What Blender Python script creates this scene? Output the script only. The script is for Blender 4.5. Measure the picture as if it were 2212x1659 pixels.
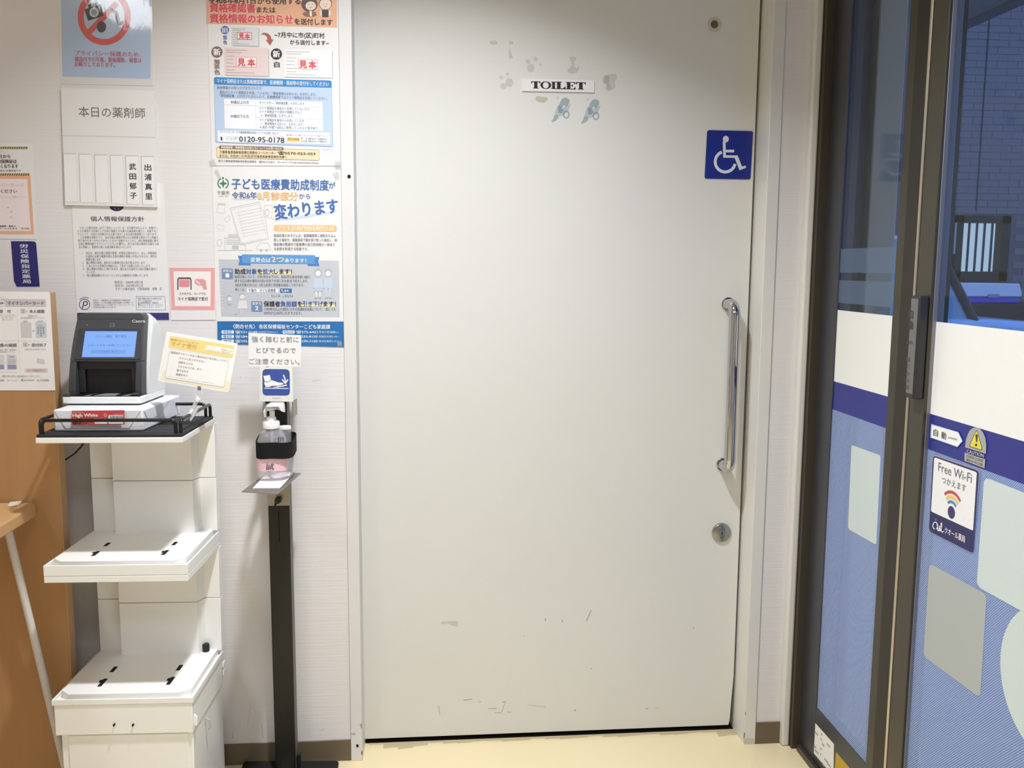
import bpy, math, random
import numpy as np
from mathutils import Matrix, Vector
random.seed(7)
for o in list(bpy.data.objects): bpy.data.objects.remove(o)
SC = bpy.context.scene; COL = SC.collection
# ---------------------------------------------------------------- camera
W_, H_, F_ = 2212, 1659, 1978.0
CAM = np.array([0.0, -2.31, 1.3013])
PITCH, YAW, ROLL = math.radians(7.33), math.radians(5.10), math.radians(0.37)
def _rot():
    cp, sp, cy, sy = math.cos(PITCH), math.sin(PITCH), math.cos(YAW), math.sin(YAW)
    fwd = np.array([sy*cp, cy*cp, -sp]); right = np.array([cy, -sy, 0]); down = -np.cross(right, fwd)
    cr, sr = math.cos(ROLL), math.sin(ROLL)
    return np.array([[cr, -sr, 0], [sr, cr, 0], [0, 0, 1]]) @ np.array([right, down, fwd])
RM = _rot()
cd = bpy.data.cameras.new('camera'); cam = bpy.data.objects.new('camera', cd); COL.objects.link(cam)
cd.sensor_width = 36; cd.lens = F_/W_*36; cd.clip_start = .02; cd.clip_end = 200
m4 = Matrix.Identity(4)
for i in range(3):
    m4[i][0] = RM[0][i]; m4[i][1] = -RM[1][i]; m4[i][2] = -RM[2][i]; m4[i][3] = CAM[i]
cam.matrix_world = m4
SC.camera = cam
# ---------------------------------------------------------------- world, lamps, exposure
SC.view_settings.view_transform = 'Standard'; SC.view_settings.look = 'None'
SC.view_settings.gamma = 1; SC.view_settings.use_curve_mapping = False
SC.view_settings.exposure = 0.0
wd = bpy.data.worlds.new('dusk_sky'); SC.world = wd; wd.use_nodes = True
wn = wd.node_tree.nodes; wl = wd.node_tree.links
bg = wn['Background']; bg.inputs['Strength'].default_value = 1.7
tc = wn.new('ShaderNodeTexCoord'); sp = wn.new('ShaderNodeSeparateXYZ'); cr = wn.new('ShaderNodeValToRGB')
wl.new(tc.outputs['Generated'], sp.inputs[0]); wl.new(sp.outputs['Z'], cr.inputs[0]); wl.new(cr.outputs[0], bg.inputs['Color'])
cr.color_ramp.elements[0].position = 0.0; cr.color_ramp.elements[0].color = (.27, .40, .74, 1)
cr.color_ramp.elements[1].position = 0.6; cr.color_ramp.elements[1].color = (.22, .35, .72, 1)
def area(name, loc, size, power, color, spread=180, sizey=None):
    l = bpy.data.lights.new(name, 'AREA'); l.energy = power; l.color = color; l.spread = math.radians(spread)
    l.shape = 'RECTANGLE' if sizey else 'DISK'; l.size = size
    if sizey: l.size_y = sizey
    o = bpy.data.objects.new(name, l); COL.objects.link(o); o.location = loc
    return o
area('downlight', (-.06, -.78, 2.57), .12, 21.5, (.96, 1, 1.055), 112)
area('ceiling_panel_light', (-1.5, -2.5, 2.57), .28, 13.5, (.96, 1, 1.055), 160, 1.0)
area('ceiling_panel_light', (.1, -2.8, 2.57), .6, 14, (.96, 1, 1.055), 165, .6)
# ---------------------------------------------------------------- pixel helpers (a photo ray meets a real plane)
def ray(px, py): return RM.T @ np.array([(px-W_/2)/F_, (py-H_/2)/F_, 1.0])
def at_y(px, py, y):
    d = ray(px, py); return CAM + d*((y-CAM[1])/d[1])
def at_x(px, py, x):
    d = ray(px, py); return CAM + d*((x-CAM[0])/d[0])
def at_z(px, py, z):
    d = ray(px, py); return CAM + d*((z-CAM[2])/d[2])
class Plane:
    def __init__(s, axis, val): s.axis = axis; s.val = val
    def pt(s, px, py, off=0.0):
        return at_y(px, py, s.val-off) if s.axis == 'y' else at_x(px, py, s.val-off)
    @property
    def n(s): return np.array([0, -1.0, 0]) if s.axis == 'y' else np.array([-1.0, 0, 0])
# ---------------------------------------------------------------- materials
def lin(c):
    r = []
    for v in c[:3]:
        v = v/255.0
        r.append(v/12.92 if v <= .04045 else ((v+.055)/1.055)**2.4)
    return r
MATS = {}
def mat(name, rgb, rough=.5, metal=0.0, vary=.03, scale=30, bump=0.0, bscale=(1, 1, 1), bdist=.001, spec=.5, coat=0.0, trans=0.0, alpha=1.0, emit=0.0, ior=1.45):
    if name in MATS: return MATS[name]
    m = bpy.data.materials.new(name); m.use_nodes = True; nt = m.node_tree; N = nt.nodes; L = nt.links
    b = N['Principled BSDF']; c = lin(rgb)
    b.inputs['Roughness'].default_value = rough; b.inputs['Metallic'].default_value = metal
    b.inputs['Specular IOR Level'].default_value = spec; b.inputs['IOR'].default_value = ior
    b.inputs['Coat Weight'].default_value = coat; b.inputs['Coat Roughness'].default_value = .05
    b.inputs['Transmission Weight'].default_value = trans; b.inputs['Alpha'].default_value = alpha
    co = N.new('ShaderNodeTexCoord'); nz = N.new('ShaderNodeTexNoise'); nz.inputs['Scale'].default_value = scale
    L.new(co.outputs['Object'], nz.inputs['Vector'])
    mx = N.new('ShaderNodeMix'); mx.data_type = 'RGBA'
    mx.inputs['A'].default_value = [x*(1-vary) for x in c]+[1]; mx.inputs['B'].default_value = [min(1, x*(1+vary)) for x in c]+[1]
    L.new(nz.outputs['Fac'], mx.inputs['Factor']); L.new(mx.outputs['Result'], b.inputs['Base Color'])
    if emit:
        mx.inputs['A'].default_value = mx.inputs['B'].default_value = [x*.04 for x in c]+[1]
        b.inputs['Emission Color'].default_value = c+[1]; b.inputs['Emission Strength'].default_value = emit
    if bump:
        mp = N.new('ShaderNodeMapping'); mp.inputs['Scale'].default_value = bscale
        L.new(co.outputs['Object'], mp.inputs['Vector'])
        n2 = N.new('ShaderNodeTexNoise'); n2.inputs['Scale'].default_value = 1; n2.inputs['Detail'].default_value = 3
        L.new(mp.outputs[0], n2.inputs['Vector'])
        bp = N.new('ShaderNodeBump'); bp.inputs['Strength'].default_value = bump; bp.inputs['Distance'].default_value = bdist
        L.new(n2.outputs['Fac'], bp.inputs['Height']); L.new(bp.outputs[0], b.inputs['Normal']); L.new(bp.outputs[0], b.inputs['Coat Normal'])
    MATS[name] = m; return m
def ink(rgb, rough=.55):
    rgb = tuple(int(round(v*.91+.09*225)) for v in rgb)
    return mat('ink_%d_%d_%d' % tuple(rgb), rgb, rough, vary=.02, scale=200, spec=.3)
WALL = mat('woven_wallpaper', (232, 228, 227), .75, vary=.02, scale=4, bump=.35, bscale=(6, 6, 260), bdist=.0012)
DOORM = mat('cream_door_paint', (224, 223, 218), .5, vary=.025, scale=3, bump=.05, bscale=(8, 8, 8), bdist=.001)
TRIMM = mat('cream_trim_paint', (228, 226, 220), .42, vary=.03, scale=8)
TRIMW = mat('white_trim_paint', (226, 224, 222), .5, vary=.03, scale=8)
FLOORM = mat('cream_vinyl_floor', (236, 219, 178), .33, vary=.04, scale=3, bump=.04, bscale=(20, 20, 20))
BASEM = mat('brown_vinyl_baseboard', (112, 98, 78), .5, vary=.05, scale=20)
CEILM = mat('white_ceiling_board', (235, 232, 226), .9, vary=.02)
BRONZE = mat('bronze_anodised_aluminium', (84, 79, 68), .36, .5, vary=.04, scale=12)
SASHREFL = mat('sash_reflection_grey', (76, 78, 84), .34, .5, vary=.04, scale=9)  # bluish reflection on the metal sash, put into the base colour
BRONZED = mat('dark_bronze_gasket', (58, 54, 47), .5, .3, vary=.05)
BRIGHT = mat('bare_aluminium_strip', (205, 196, 178), .3, .8, vary=.03)
WPLAST = mat('white_plastic', (236, 236, 232), .38, vary=.015)
WSTEEL = mat('white_enamelled_tray', (246, 245, 241), .4, vary=.015, scale=12)
BLACKR = mat('black_rubber_mat', (38, 39, 41), .7, vary=.1, scale=60)
BLACKM = mat('black_gloss_metal', (22, 20, 20), .22, vary=.1, spec=.6)
BLACKP = mat('black_pole_paint', (30, 29, 24), .45, vary=.06)
CHROME = mat('chrome', (196, 196, 200), .06, 1.0, vary=.01)
STEEL = mat('brushed_steel', (150, 148, 142), .42, .75, vary=.05, scale=60)
NICKEL = mat('satin_nickel', (158, 158, 156), .25, .9, vary=.02)
PAPER = mat('white_paper', (240, 238, 236), .7, vary=.012, scale=8)
LAMIN = mat('laminated_paper', (238, 236, 234), .28, vary=.012, scale=8)
WOOD = mat('tan_wood_laminate', (178, 134, 88), .45, vary=.09, scale=2.2)
WOODLIT = mat('lit_wood_edge', (188, 148, 104), .45, vary=.08, scale=6)  # lit side face of the board, painted paler than its front
VELCRO = mat('black_velcro', (14, 14, 15), .95, vary=.2, scale=300, bump=.4, bscale=(500, 500, 500))
DARK = mat('matt_black_gap', (16, 15, 13), .9)
CHARC = mat('charcoal_plastic', (62, 63, 66), .38, vary=.04, scale=15)
CHARCD = mat('deep_black_plastic', (20, 20, 21), .4, vary=.05)
CARDW = mat('bright_white_card', (252, 250, 246), .6, vary=.01)
def wood_material(m):
    nt = m.node_tree; N = nt.nodes; L = nt.links
    mp = N.new('ShaderNodeMapping'); mp.inputs['Scale'].default_value = (22, 22, 1.4)
    co = [n for n in N if n.type == 'TEX_COORD'][0]; nz = [n for n in N if n.type == 'TEX_NOISE'][0]
    nz.inputs['Detail'].default_value = 5
    L.new(co.outputs['Object'], mp.inputs[0]); L.new(mp.outputs[0], nz.inputs['Vector'])
wood_material(WOOD)
# film with fine diagonal translucent stripes (printed pattern)
def film_material(name, rgb, cover, stripes=True, pitch=.0052, trans=.55):
    m = bpy.data.materials.new(name); m.use_nodes = True; nt = m.node_tree; N = nt.nodes; L = nt.links
    N.remove(N['Principled BSDF']); out = N['Material Output']
    df = N.new('ShaderNodeBsdfDiffuse'); tl = N.new('ShaderNodeBsdfTranslucent'); tr = N.new('ShaderNodeBsdfTransparent')
    c = lin(rgb)+[1]; df.inputs['Color'].default_value = c; tl.inputs['Color'].default_value = c
    a = N.new('ShaderNodeMixShader'); a.inputs[0].default_value = trans
    L.new(df.outputs[0], a.inputs[1]); L.new(tl.outputs[0], a.inputs[2])
    b = N.new('ShaderNodeMixShader'); L.new(tr.outputs[0], b.inputs[1]); L.new(a.outputs[0], b.inputs[2])
    if stripes:
        co = N.new('ShaderNodeTexCoord'); s = N.new('ShaderNodeSeparateXYZ'); L.new(co.outputs['Object'], s.inputs[0])
        ad = N.new('ShaderNodeMath'); ad.operation = 'ADD'; L.new(s.outputs['Y'], ad.inputs[0]); L.new(s.outputs['Z'], ad.inputs[1])
        dv = N.new('ShaderNodeMath'); dv.operation = 'DIVIDE'; dv.inputs[1].default_value = pitch; L.new(ad.outputs[0], dv.inputs[0])
        fr = N.new('ShaderNodeMath'); fr.operation = 'FRACT'; L.new(dv.outputs[0], fr.inputs[0])
        lt = N.new('ShaderNodeMath'); lt.operation = 'LESS_THAN'; lt.inputs[1].default_value = cover; L.new(fr.outputs[0], lt.inputs[0])
        ml = N.new('ShaderNodeMath'); ml.operation = 'MULTIPLY_ADD'; ml.inputs[1].default_value = .68; ml.inputs[2].default_value = .22; L.new(lt.outputs[0], ml.inputs[0])
        L.new(ml.outputs[0], b.inputs[0])
    else: b.inputs[0].default_value = cover
    L.new(b.outputs[0], out.inputs['Surface']); MATS[name] = m; return m
FILM = film_material('striped_privacy_film', (208, 221, 248), .66, trans=.5)
FROST = film_material('frosted_pale_film', (232, 242, 234), .97, False, trans=.2)
FROST2 = film_material('frosted_grey_film', (200, 203, 194), .96, False, trans=.2)
HAZE = film_material('grey_frosted_strip', (150, 165, 178), .55, False, trans=.5)
def glass_material(name, rgb, refl=.07):
    m = bpy.data.materials.new(name); m.use_nodes = True; nt = m.node_tree; N = nt.nodes; L = nt.links
    N.remove(N['Principled BSDF']); out = N['Material Output']
    tr = N.new('ShaderNodeBsdfTransparent'); tr.inputs['Color'].default_value = lin(rgb)+[1]
    gl = N.new('ShaderNodeBsdfGlossy'); gl.inputs['Roughness'].default_value = .02
    lw = N.new('ShaderNodeLayerWeight'); lw.inputs['Blend'].default_value = .5
    pw = N.new('ShaderNodeMath'); pw.operation = 'POWER'; pw.inputs[1].default_value = 5; L.new(lw.outputs['Facing'], pw.inputs[0])
    fr = N.new('ShaderNodeMath'); fr.operation = 'MULTIPLY_ADD'; fr.inputs[1].default_value = .8; fr.inputs[2].default_value = .02; L.new(pw.outputs[0], fr.inputs[0])
    mx = N.new('ShaderNodeMixShader'); L.new(fr.outputs[0], mx.inputs[0]); L.new(tr.outputs[0], mx.inputs[1]); L.new(gl.outputs[0], mx.inputs[2])
    L.new(mx.outputs[0], out.inputs['Surface']); MATS[name] = m; return m
GLASS = glass_material('clear_window_glass', (236, 240, 242))
CLEARP = glass_material('clear_thin_plastic', (238, 240, 242))
SMOKE = mat('frosted_clear_plastic', (205, 205, 205), .25, vary=.02, alpha=.72, spec=.6)
PET = mat('clear_bottle_plastic', (232, 230, 234), .1, vary=.02, alpha=.26, spec=.8)
PINKL = mat('pink_bottle_label', (246, 205, 212), .4, vary=.05, alpha=.9)
def laminate_material(name):
    m = bpy.data.materials.new(name); m.use_nodes = True; nt = m.node_tree; N = nt.nodes; L = nt.links
    N.remove(N['Principled BSDF']); out = N['Material Output']
    tr = N.new('ShaderNodeBsdfTransparent'); gl = N.new('ShaderNodeBsdfGlossy'); gl.inputs['Roughness'].default_value = .05
    co = N.new('ShaderNodeTexCoord'); mp = N.new('ShaderNodeMapping'); mp.inputs['Scale'].default_value = (42, 42, 18); mp.inputs['Rotation'].default_value = (0, .5, 0)
    nz = N.new('ShaderNodeTexNoise'); nz.inputs['Scale'].default_value = 1; nz.inputs['Detail'].default_value = 3
    L.new(co.outputs['Object'], mp.inputs[0]); L.new(mp.outputs[0], nz.inputs['Vector'])
    bp = N.new('ShaderNodeBump'); bp.inputs['Strength'].default_value = .22; bp.inputs['Distance'].default_value = .0012
    L.new(nz.outputs['Fac'], bp.inputs['Height']); L.new(bp.outputs[0], gl.inputs['Normal'])
    mx = N.new('ShaderNodeMixShader'); mx.inputs[0].default_value = .10
    L.new(tr.outputs[0], mx.inputs[1]); L.new(gl.outputs[0], mx.inputs[2]); L.new(mx.outputs[0], out.inputs['Surface']); MATS[name] = m; return m
laminate_material('crinkled_laminate')
def tint(name, rgb, alpha, rough=.6):
    return mat(name, rgb, rough, alpha=alpha, vary=.1, scale=80, spec=.2)
# ---------------------------------------------------------------- mesh builder
def V(*a): return np.array(a, float)
class MB:
    def __init__(s): s.v = []; s.f = []
    def add(s, vs, fs):
        k = len(s.v); s.v += [tuple(map(float, v)) for v in vs]; s.f += [tuple(i+k for i in f) for f in fs]; return s
    def box(s, x0, x1, y0, y1, z0, z1, T=None):
        vs = [(x, y, z) for x in (x0, x1) for y in (y0, y1) for z in (z0, z1)]
        if T: vs = [T(*v) for v in vs]
        return s.add(vs, [(0, 1, 3, 2), (4, 6, 7, 5), (0, 4, 5, 1), (2, 3, 7, 6), (0, 2, 6, 4), (1, 5, 7, 3)])
    def hexa(s, q, e):                      # quad q (4 points) extruded by vector e
        return s.prism(q, e)
    def prism(s, pts, e):
        pts = [np.array(p, float) for p in pts]; n = len(pts); e = np.array(e, float)
        vs = pts+[p+e for p in pts]
        return s.add(vs, [tuple(range(n))[::-1], tuple(range(n, 2*n))]+[(i, (i+1) % n, (i+1) % n+n, i+n) for i in range(n)])
    def poly(s, pts): return s.add(pts, [tuple(range(len(pts)))])
    def tube(s, pts, r, n=10, closed=False, caps=True):
        P = [np.array(p, float) for p in pts]; rs = r if isinstance(r, (list, tuple)) else [r]*len(P)
        vs = []; fs = []; up = None
        for i, p in enumerate(P):
            a = P[i-1] if (i > 0 or closed) else P[i]; b = P[(i+1) % len(P)] if (i < len(P)-1 or closed) else P[i]
            t = b-a; t = t/(np.linalg.norm(t)+1e-12)
            if up is None:
                up = np.array([0, 0, 1.0]) if abs(t[2]) < .9 else np.array([1.0, 0, 0])
            u = np.cross(up, t); u /= np.linalg.norm(u)+1e-12; w = np.cross(t, u); up = w
            for k in range(n):
                an = 2*math.pi*k/n; vs.append(p+rs[i]*(math.cos(an)*u+math.sin(an)*w))
        m = len(P)
        for i in range(m if closed else m-1):
            for k in range(n):
                a = i*n+k; b = i*n+(k+1) % n; j = ((i+1) % m)*n
                fs.append((a, b, j+(k+1) % n, j+k))
        if caps and not closed: fs += [tuple(range(n))[::-1], tuple(range((m-1)*n, m*n))]
        return s.add(vs, fs)
    def lathe(s, prof, c, n=28, sx=1.0, sy=1.0, power=2.0):   # prof: (radius, z) from the bottom up
        vs = []; fs = []
        for r, z in prof:
            for k in range(n):
                an = 2*math.pi*k/n; ca, sa = math.cos(an), math.sin(an)
                q = (abs(ca)**power+abs(sa)**power)**(-1/power)
                vs.append((c[0]+r*sx*ca*q, c[1]+r*sy*sa*q, c[2]+z))
        m = len(prof)
        for i in range(m-1):
            for k in range(n): fs.append((i*n+k, i*n+(k+1) % n, (i+1)*n+(k+1) % n, (i+1)*n+k))
        fs += [tuple(range(n))[::-1], tuple(range((m-1)*n, m*n))]
        return s.add(vs, fs)
    def build(s, name, m, parent=None, bevel=0.0, smooth=False, seg=2, origin=None, loc_of=None):
        me = bpy.data.meshes.new(name)
        A = np.array(s.v) if s.v else np.zeros((1, 3))
        if parent is not None: org = np.array(WO[parent.name])
        elif origin is not None: org = np.array(origin, float)
        else:
            lo, hi = A.min(0), A.max(0); org = (lo+hi)/2; org[2] = lo[2]
        me.from_pydata([tuple(v-org) for v in A], [], s.f); me.update()
        o = bpy.data.objects.new(name, me); COL.objects.link(o); me.materials.append(m)
        if parent is not None: o.parent = parent
        else: o.location = org
        WO[o.name] = tuple(org)
        if smooth:
            me.shade_smooth(); me.set_sharp_from_angle(angle=math.radians(40))
        if bevel:
            md = o.modifiers.new('edge', 'BEVEL'); md.width = bevel; md.segments = seg; md.limit_method = 'ANGLE'; md.angle_limit = math.radians(40)
            me.shade_smooth(); me.set_sharp_from_angle(angle=math.radians(60))
        return o
WO = {}
def tag(o, label=None, cat=None, group=None, kind=None):
    if label: o['label'] = label
    if cat: o['category'] = cat
    if group: o['group'] = group
    if kind: o['kind'] = kind
    return o
def empty(name, loc):
    o = bpy.data.objects.new(name, None); COL.objects.link(o); o.location = loc; o.empty_display_size = .05
    WO[o.name] = tuple(loc); return o
def arc(c, r, a0, a1, n, u, w):
    return [np.array(c)+r*(math.cos(math.radians(a0+(a1-a0)*i/n))*np.array(u)+math.sin(math.radians(a0+(a1-a0)*i/n))*np.array(w)) for i in range(n+1)]
# ---------------------------------------------------------------- text as flat meshes
_cu = bpy.data.curves.new('type', 'FONT'); _ob = bpy.data.objects.new('type', _cu); _cu.resolution_u = 2
_TC = {}
def glyphs(s, bold=0.0):
    k = (s, bold)
    if k not in _TC:
        _cu.body = s; _cu.offset = bold
        me = _ob.to_mesh()
        vs = np.array([v.co[:2] for v in me.vertices]) if len(me.vertices) else np.zeros((0, 2)); fs = [tuple(p.vertices) for p in me.polygons]
        _ob.to_mesh_clear(); _TC[k] = (vs, fs)
    return _TC[k]
def place_text(mb, pl, s, a, b, h, off, bold=0.0, flip=False):
    vs, fs = glyphs(s, 0.0)
    if not len(vs): return
    sh = [(0, 0)] if bold < .004 else ([(-bold, 0), (bold, 0)] if bold < .018 else [(-bold, -bold*.5), (bold, -bold*.5), (-bold, bold*.5), (bold, bold*.5)])
    P0 = pl.pt(a[0], a[1], off); P1 = pl.pt(b[0], b[1], off); mx, my = (a[0]+b[0])/2, (a[1]+b[1])/2
    u = P1-P0; Lx = np.linalg.norm(u); u /= Lx
    v = np.cross(pl.n, u); v = v/np.linalg.norm(v)
    if v[2] < 0: v = -v
    hh = np.linalg.norm(pl.pt(mx, my-h/2, off)-pl.pt(mx, my+h/2, off))
    x0, x1 = vs[:, 0].min(), vs[:, 0].max()
    if any(ord(c) > 0x2e80 for c in s): y0, y1 = -.085, .85
    else: y0, y1 = vs[:, 1].min(), vs[:, 1].max()
    for i, (dx, dy) in enumerate(sh):
        e = pl.n*(.00003*i)
        pts = [P0+e+u*Lx*(x+dx-x0)/(x1-x0)+v*hh*((y+dy-y0)/(y1-y0)-.5) for x, y in vs]
        mb.add(pts, fs)
class Sheet:
    """A flat printed thing on a plane. Coordinates are read in one zoomed crop: photo px = (x0+u*s, y0+v*s)."""
    def __init__(s, name, plane, view, corners, m, label, cat, thick=.0007, group=None, parent=None, off=0.0, rnd=None):
        s.pl = plane; s.x0, s.y0, s.k = view; s.acc = {}; s.off = off
        pts = [plane.pt(*s.px(c), off) for c in corners]
        mb = MB(); mb.prism(pts, -plane.n*thick)
        s.o = mb.build(name, m, parent, origin=None if parent is not None else np.mean(pts, 0))
        if parent is None: tag(s.o, label, cat, group)
        elif label: s.o['label'] = label
    def px(s, c): return (s.x0+c[0]*s.k, s.y0+c[1]*s.k)
    def mb(s, part, col):
        return s.acc.setdefault((part, tuple(col) if not isinstance(col, str) else col), MB())
    def P(s, c, layer): return s.pl.pt(*s.px(c), s.off+.00025*layer)
    def poly(s, pts, col, layer=1, part='print'):
        s.cnt = (getattr(s, 'cnt', 0)+1) % 40; e = s.pl.n*(4e-6*s.cnt)
        s.mb(part, col).poly([s.P(p, layer)+e for p in pts]); return s
    def quad(s, x0, y0, x1, y1, col, layer=1, part='print', sl=0.0):
        d = sl*(x1-x0); return s.poly([(x0, y0), (x1, y0+d), (x1, y1+d), (x0, y1)], col, layer, part)
    def rrect(s, q, r, col, layer=1, part='print'):
        # rounded quad: q = 4 corners, r = corner length in crop units
        out = []
        for i in range(len(q)):
            p = V(*q[i]); a = V(*q[i-1]); b = V(*q[(i+1) % len(q)])
            da = (a-p)/np.linalg.norm(a-p); db = (b-p)/np.linalg.norm(b-p)
            for t in (0, .25, .5, .75, 1):
                out.append(p+da*r*(1-t)**2+db*r*t**2)
        return s.poly([tuple(p) for p in out], col, layer, part)
    def frame(s, q, w, col, layer=1, part='print'):
        c = np.mean([V(*p) for p in q], 0); inn = []
        for p in q:
            d = V(*p)-c; inn.append(tuple(c+V(d[0]-math.copysign(w, d[0]), d[1]-math.copysign(w, d[1]))))
        for i in range(4):
            j = (i+1) % 4; s.poly([q[i], q[j], inn[j], inn[i]], col, layer, part)
        return s
    def line(s, pts, w, col, layer=1, part='print', closed=False):
        pts = list(pts)+([pts[0]] if closed else [])
        for a, b in zip(pts, pts[1:]):
            a = V(*a); b = V(*b); d = b-a; L = np.linalg.norm(d)+1e-9; n = V(-d[1], d[0])/L*w/2; e = d/L*w*.3
            s.poly([tuple(a-e+n), tuple(b+e+n), tuple(b+e-n), tuple(a-e-n)], col, layer, part)
        return s
    def ell(s, c, rx, ry, col, layer=1, part='print', n=24):
        return s.poly([(c[0]+rx*math.cos(2*math.pi*i/n), c[1]+ry*math.sin(2*math.pi*i/n)) for i in range(n)], col, layer, part)
    def ring(s, c, rx, ry, w, col, layer=1, a0=0, a1=360, part='print', n=28):
        P = lambda a, r: (c[0]+(rx-r)*math.cos(math.radians(a)), c[1]+(ry-r)*math.sin(math.radians(a)))
        for i in range(n):
            b0 = a0+(a1-a0)*i/n; b1 = a0+(a1-a0)*(i+1)/n
            s.poly([P(b0, 0), P(b1, 0), P(b1, w), P(b0, w)], col, layer, part)
        return s
    def star(s, c, r, col, layer=1, part='print', k=5, inner=.45, rot=-90):
        return s.poly([(c[0]+r*(1 if i % 2 == 0 else inner)*math.cos(math.radians(rot+180*i/k)), c[1]+r*(1 if i % 2 == 0 else inner)*math.sin(math.radians(rot+180*i/k))) for i in range(2*k)], col, layer, part)
    def t(s, txt, x0, x1, y, h, col, bold=0.0, y1=None, layer=3, part='lettering'):
        place_text(s.mb(part, col), s.pl, txt, s.px((x0, y)), s.px((x1, y if y1 is None else y1)), h*s.k, s.off+.00025*layer, bold); return s
    def vt(s, txt, pts, w, h, col, bold=0.0, layer=3):
        for ch, p in zip(txt, pts): s.t(ch, p[0]-w/2, p[0]+w/2, p[1], h, col, bold, layer=layer)
        return s
    def done(s, rough=.55):
        for (part, col), mb in s.acc.items():
            o = mb.build(part, MATS[col] if isinstance(col, str) else ink(col, rough), s.o)
            if part == 'print' and len(mb.f) > 1: o['kind'] = 'stuff'
            if part in ('lettering', 'fine_print', 'scuff_mark', 'sticker_residue', 'barcode', 'drawing', 'pencil_mark', 'tape'): o['kind'] = 'stuff'
        return s.o
# ================================================================ room shell
def struct(o): o['kind'] = 'structure'; return o
ZC = 2.6; DL, DR, DT = -.185, .853, 2.07      # toilet door opening
b = MB(); b.box(-2.7, DL-.005, 0, .12, 0, ZC).box(DR+.005, 1.02, 0, .12, 0, ZC).box(DL-.005, DR+.005, 0, .12, DT+.005, ZC)
struct(b.build('wall_back', WALL))
struct(MB().box(-2.7, 1.06, -5, .3, -.06, 0).build('floor', FLOORM))
struct(MB().box(-2.8, 1.12, -5.1, .3, ZC, ZC+.05).build('ceiling', CEILM))
struct(MB().box(-2.8, -2.7, -5.1, .12, 0, ZC).build('wall_left', WALL))
struct(MB().box(-2.7, 1.12, -5.1, -5, 0, ZC).build('wall_front', WALL))
b = MB().box(1.0, 1.1, -5, -1.62, 0, ZC).box(1.0, 1.1, -1.62, 0, 2.3, ZC)
struct(b.build('wall_right', WALL))
# trims around the toilet door
o = struct(MB().box(-.2155, DL, -.006, .12, 0, DT+.03).build('trim_1', TRIMW, bevel=.0015))
nb = MB()
nb.lathe([(.0032, 0), (.0032, .001)], (0, 0, 0), 10)
p = at_y(772, 1611, -.0065); q = MB(); q.add([(p[0]+.0035*math.cos(a*.63), -.0065-.0004, p[2]+.0045*math.sin(a*.63)) for a in range(10)], [tuple(range(10))])
q.build('screw_hole', DARK, o)
struct(MB().box(DR, .8845, -.004, .12, 0, DT+.03).build('trim_2', TRIMM, bevel=.0015))
struct(MB().box(DL+.0005, DR-.0005, -.006, .119, DT+.001, DT+.032).build('trim_3', TRIMW, bevel=.0015))
struct(MB().box(.953, .9745, -.022, .002, 0, 2.3).build('trim_4', TRIMM, bevel=.006, seg=3))
struct(MB().box(-2.0, -.2158, -.004, .001, 0, .058).build('baseboard_back', BASEM, bevel=.001))
struct(MB().box(.8848, .953, -.004, .001, 0, .062).build('baseboard_back', BASEM, bevel=.001))
# ================================================================ toilet door
YD = .08
d1 = struct(empty('door_1', (.33, YD, 0)))
DP = Plane('y', YD)
# panel with a worn lower right corner
pts = [(-.192, 0, .0135), (.8365, 0, .0135), (.840, 0, .03), (.8425, 0, .09), (.8465, 0, .16), (.8468, 0, 2.075), (-.192, 0, 2.075)]
MB().prism([V(x, YD, z) for x, _, z in pts], (0, .034, 0)).build('door_panel', DOORM, d1, bevel=.0012)
MB().box(-.2, .856, .119, .123, -.0, 2.1).build('unlit_room_sheet', DARK, d1)  # black sheet standing in for the darkness behind the door gap
MB().box(-.184, .852, .0815, .119, .0003, .0009).build('gap_shade', DARK, d1)  # black strip painted in for the shade under the door
# pull handle
ht = DP.pt(1571, 657); hb = DP.pt(1558, 1003); st = .058; r = .0148
pth = [V(ht[0], YD, ht[2])]
pth += arc((ht[0], YD-st+.03, ht[2]-.03), .03, 90, 180, 8, (0, 0, 0), (0, 0, 1))[:0]
cz = ht[2]; bz = hb[2]; hx0, hx1 = ht[0]+.002, hb[0]+.004
for i in range(9):
    a = math.pi/2*i/8; pth.append(V(hx0, YD-(st-.028)-.028*math.sin(a), cz-.028*(1-math.cos(a))))
for i in range(9):
    a = math.pi/2*i/8; pth.append(V(hx1, YD-(st-.028)-.028*math.cos(a), bz+.028*(1-math.sin(a))))
pth.append(V(hx1, YD, bz))
hd = MB().tube(pth, r, 20).build('door_handle', CHROME, d1, smooth=True)
for px, pz in ((hx0, cz), (hx1, bz)):
    MB().tube([V(px, YD-.004, pz), V(px, YD, pz)], .0185, 20).build('handle_rose', CHROME, hd, bevel=.001)
# lock
lc = DP.pt(1558, 1150)
lk = MB().tube([V(lc[0], YD-.007, lc[2]), V(lc[0], YD-.0045, lc[2]), V(lc[0], YD, lc[2])], [.0225, .0262, .0268], 32).build('door_lock', NICKEL, d1, smooth=True)
MB().tube([V(lc[0], YD-.0085, lc[2]), V(lc[0], YD-.006, lc[2])], .0075, 20).build('lock_cylinder', STEEL, lk, smooth=True)
MB().box(lc[0]-.0011, lc[0]+.0011, YD-.0089, YD-.0084, lc[2]-.0045, lc[2]+.0045).build('keyhole', DARK, lk)
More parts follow.
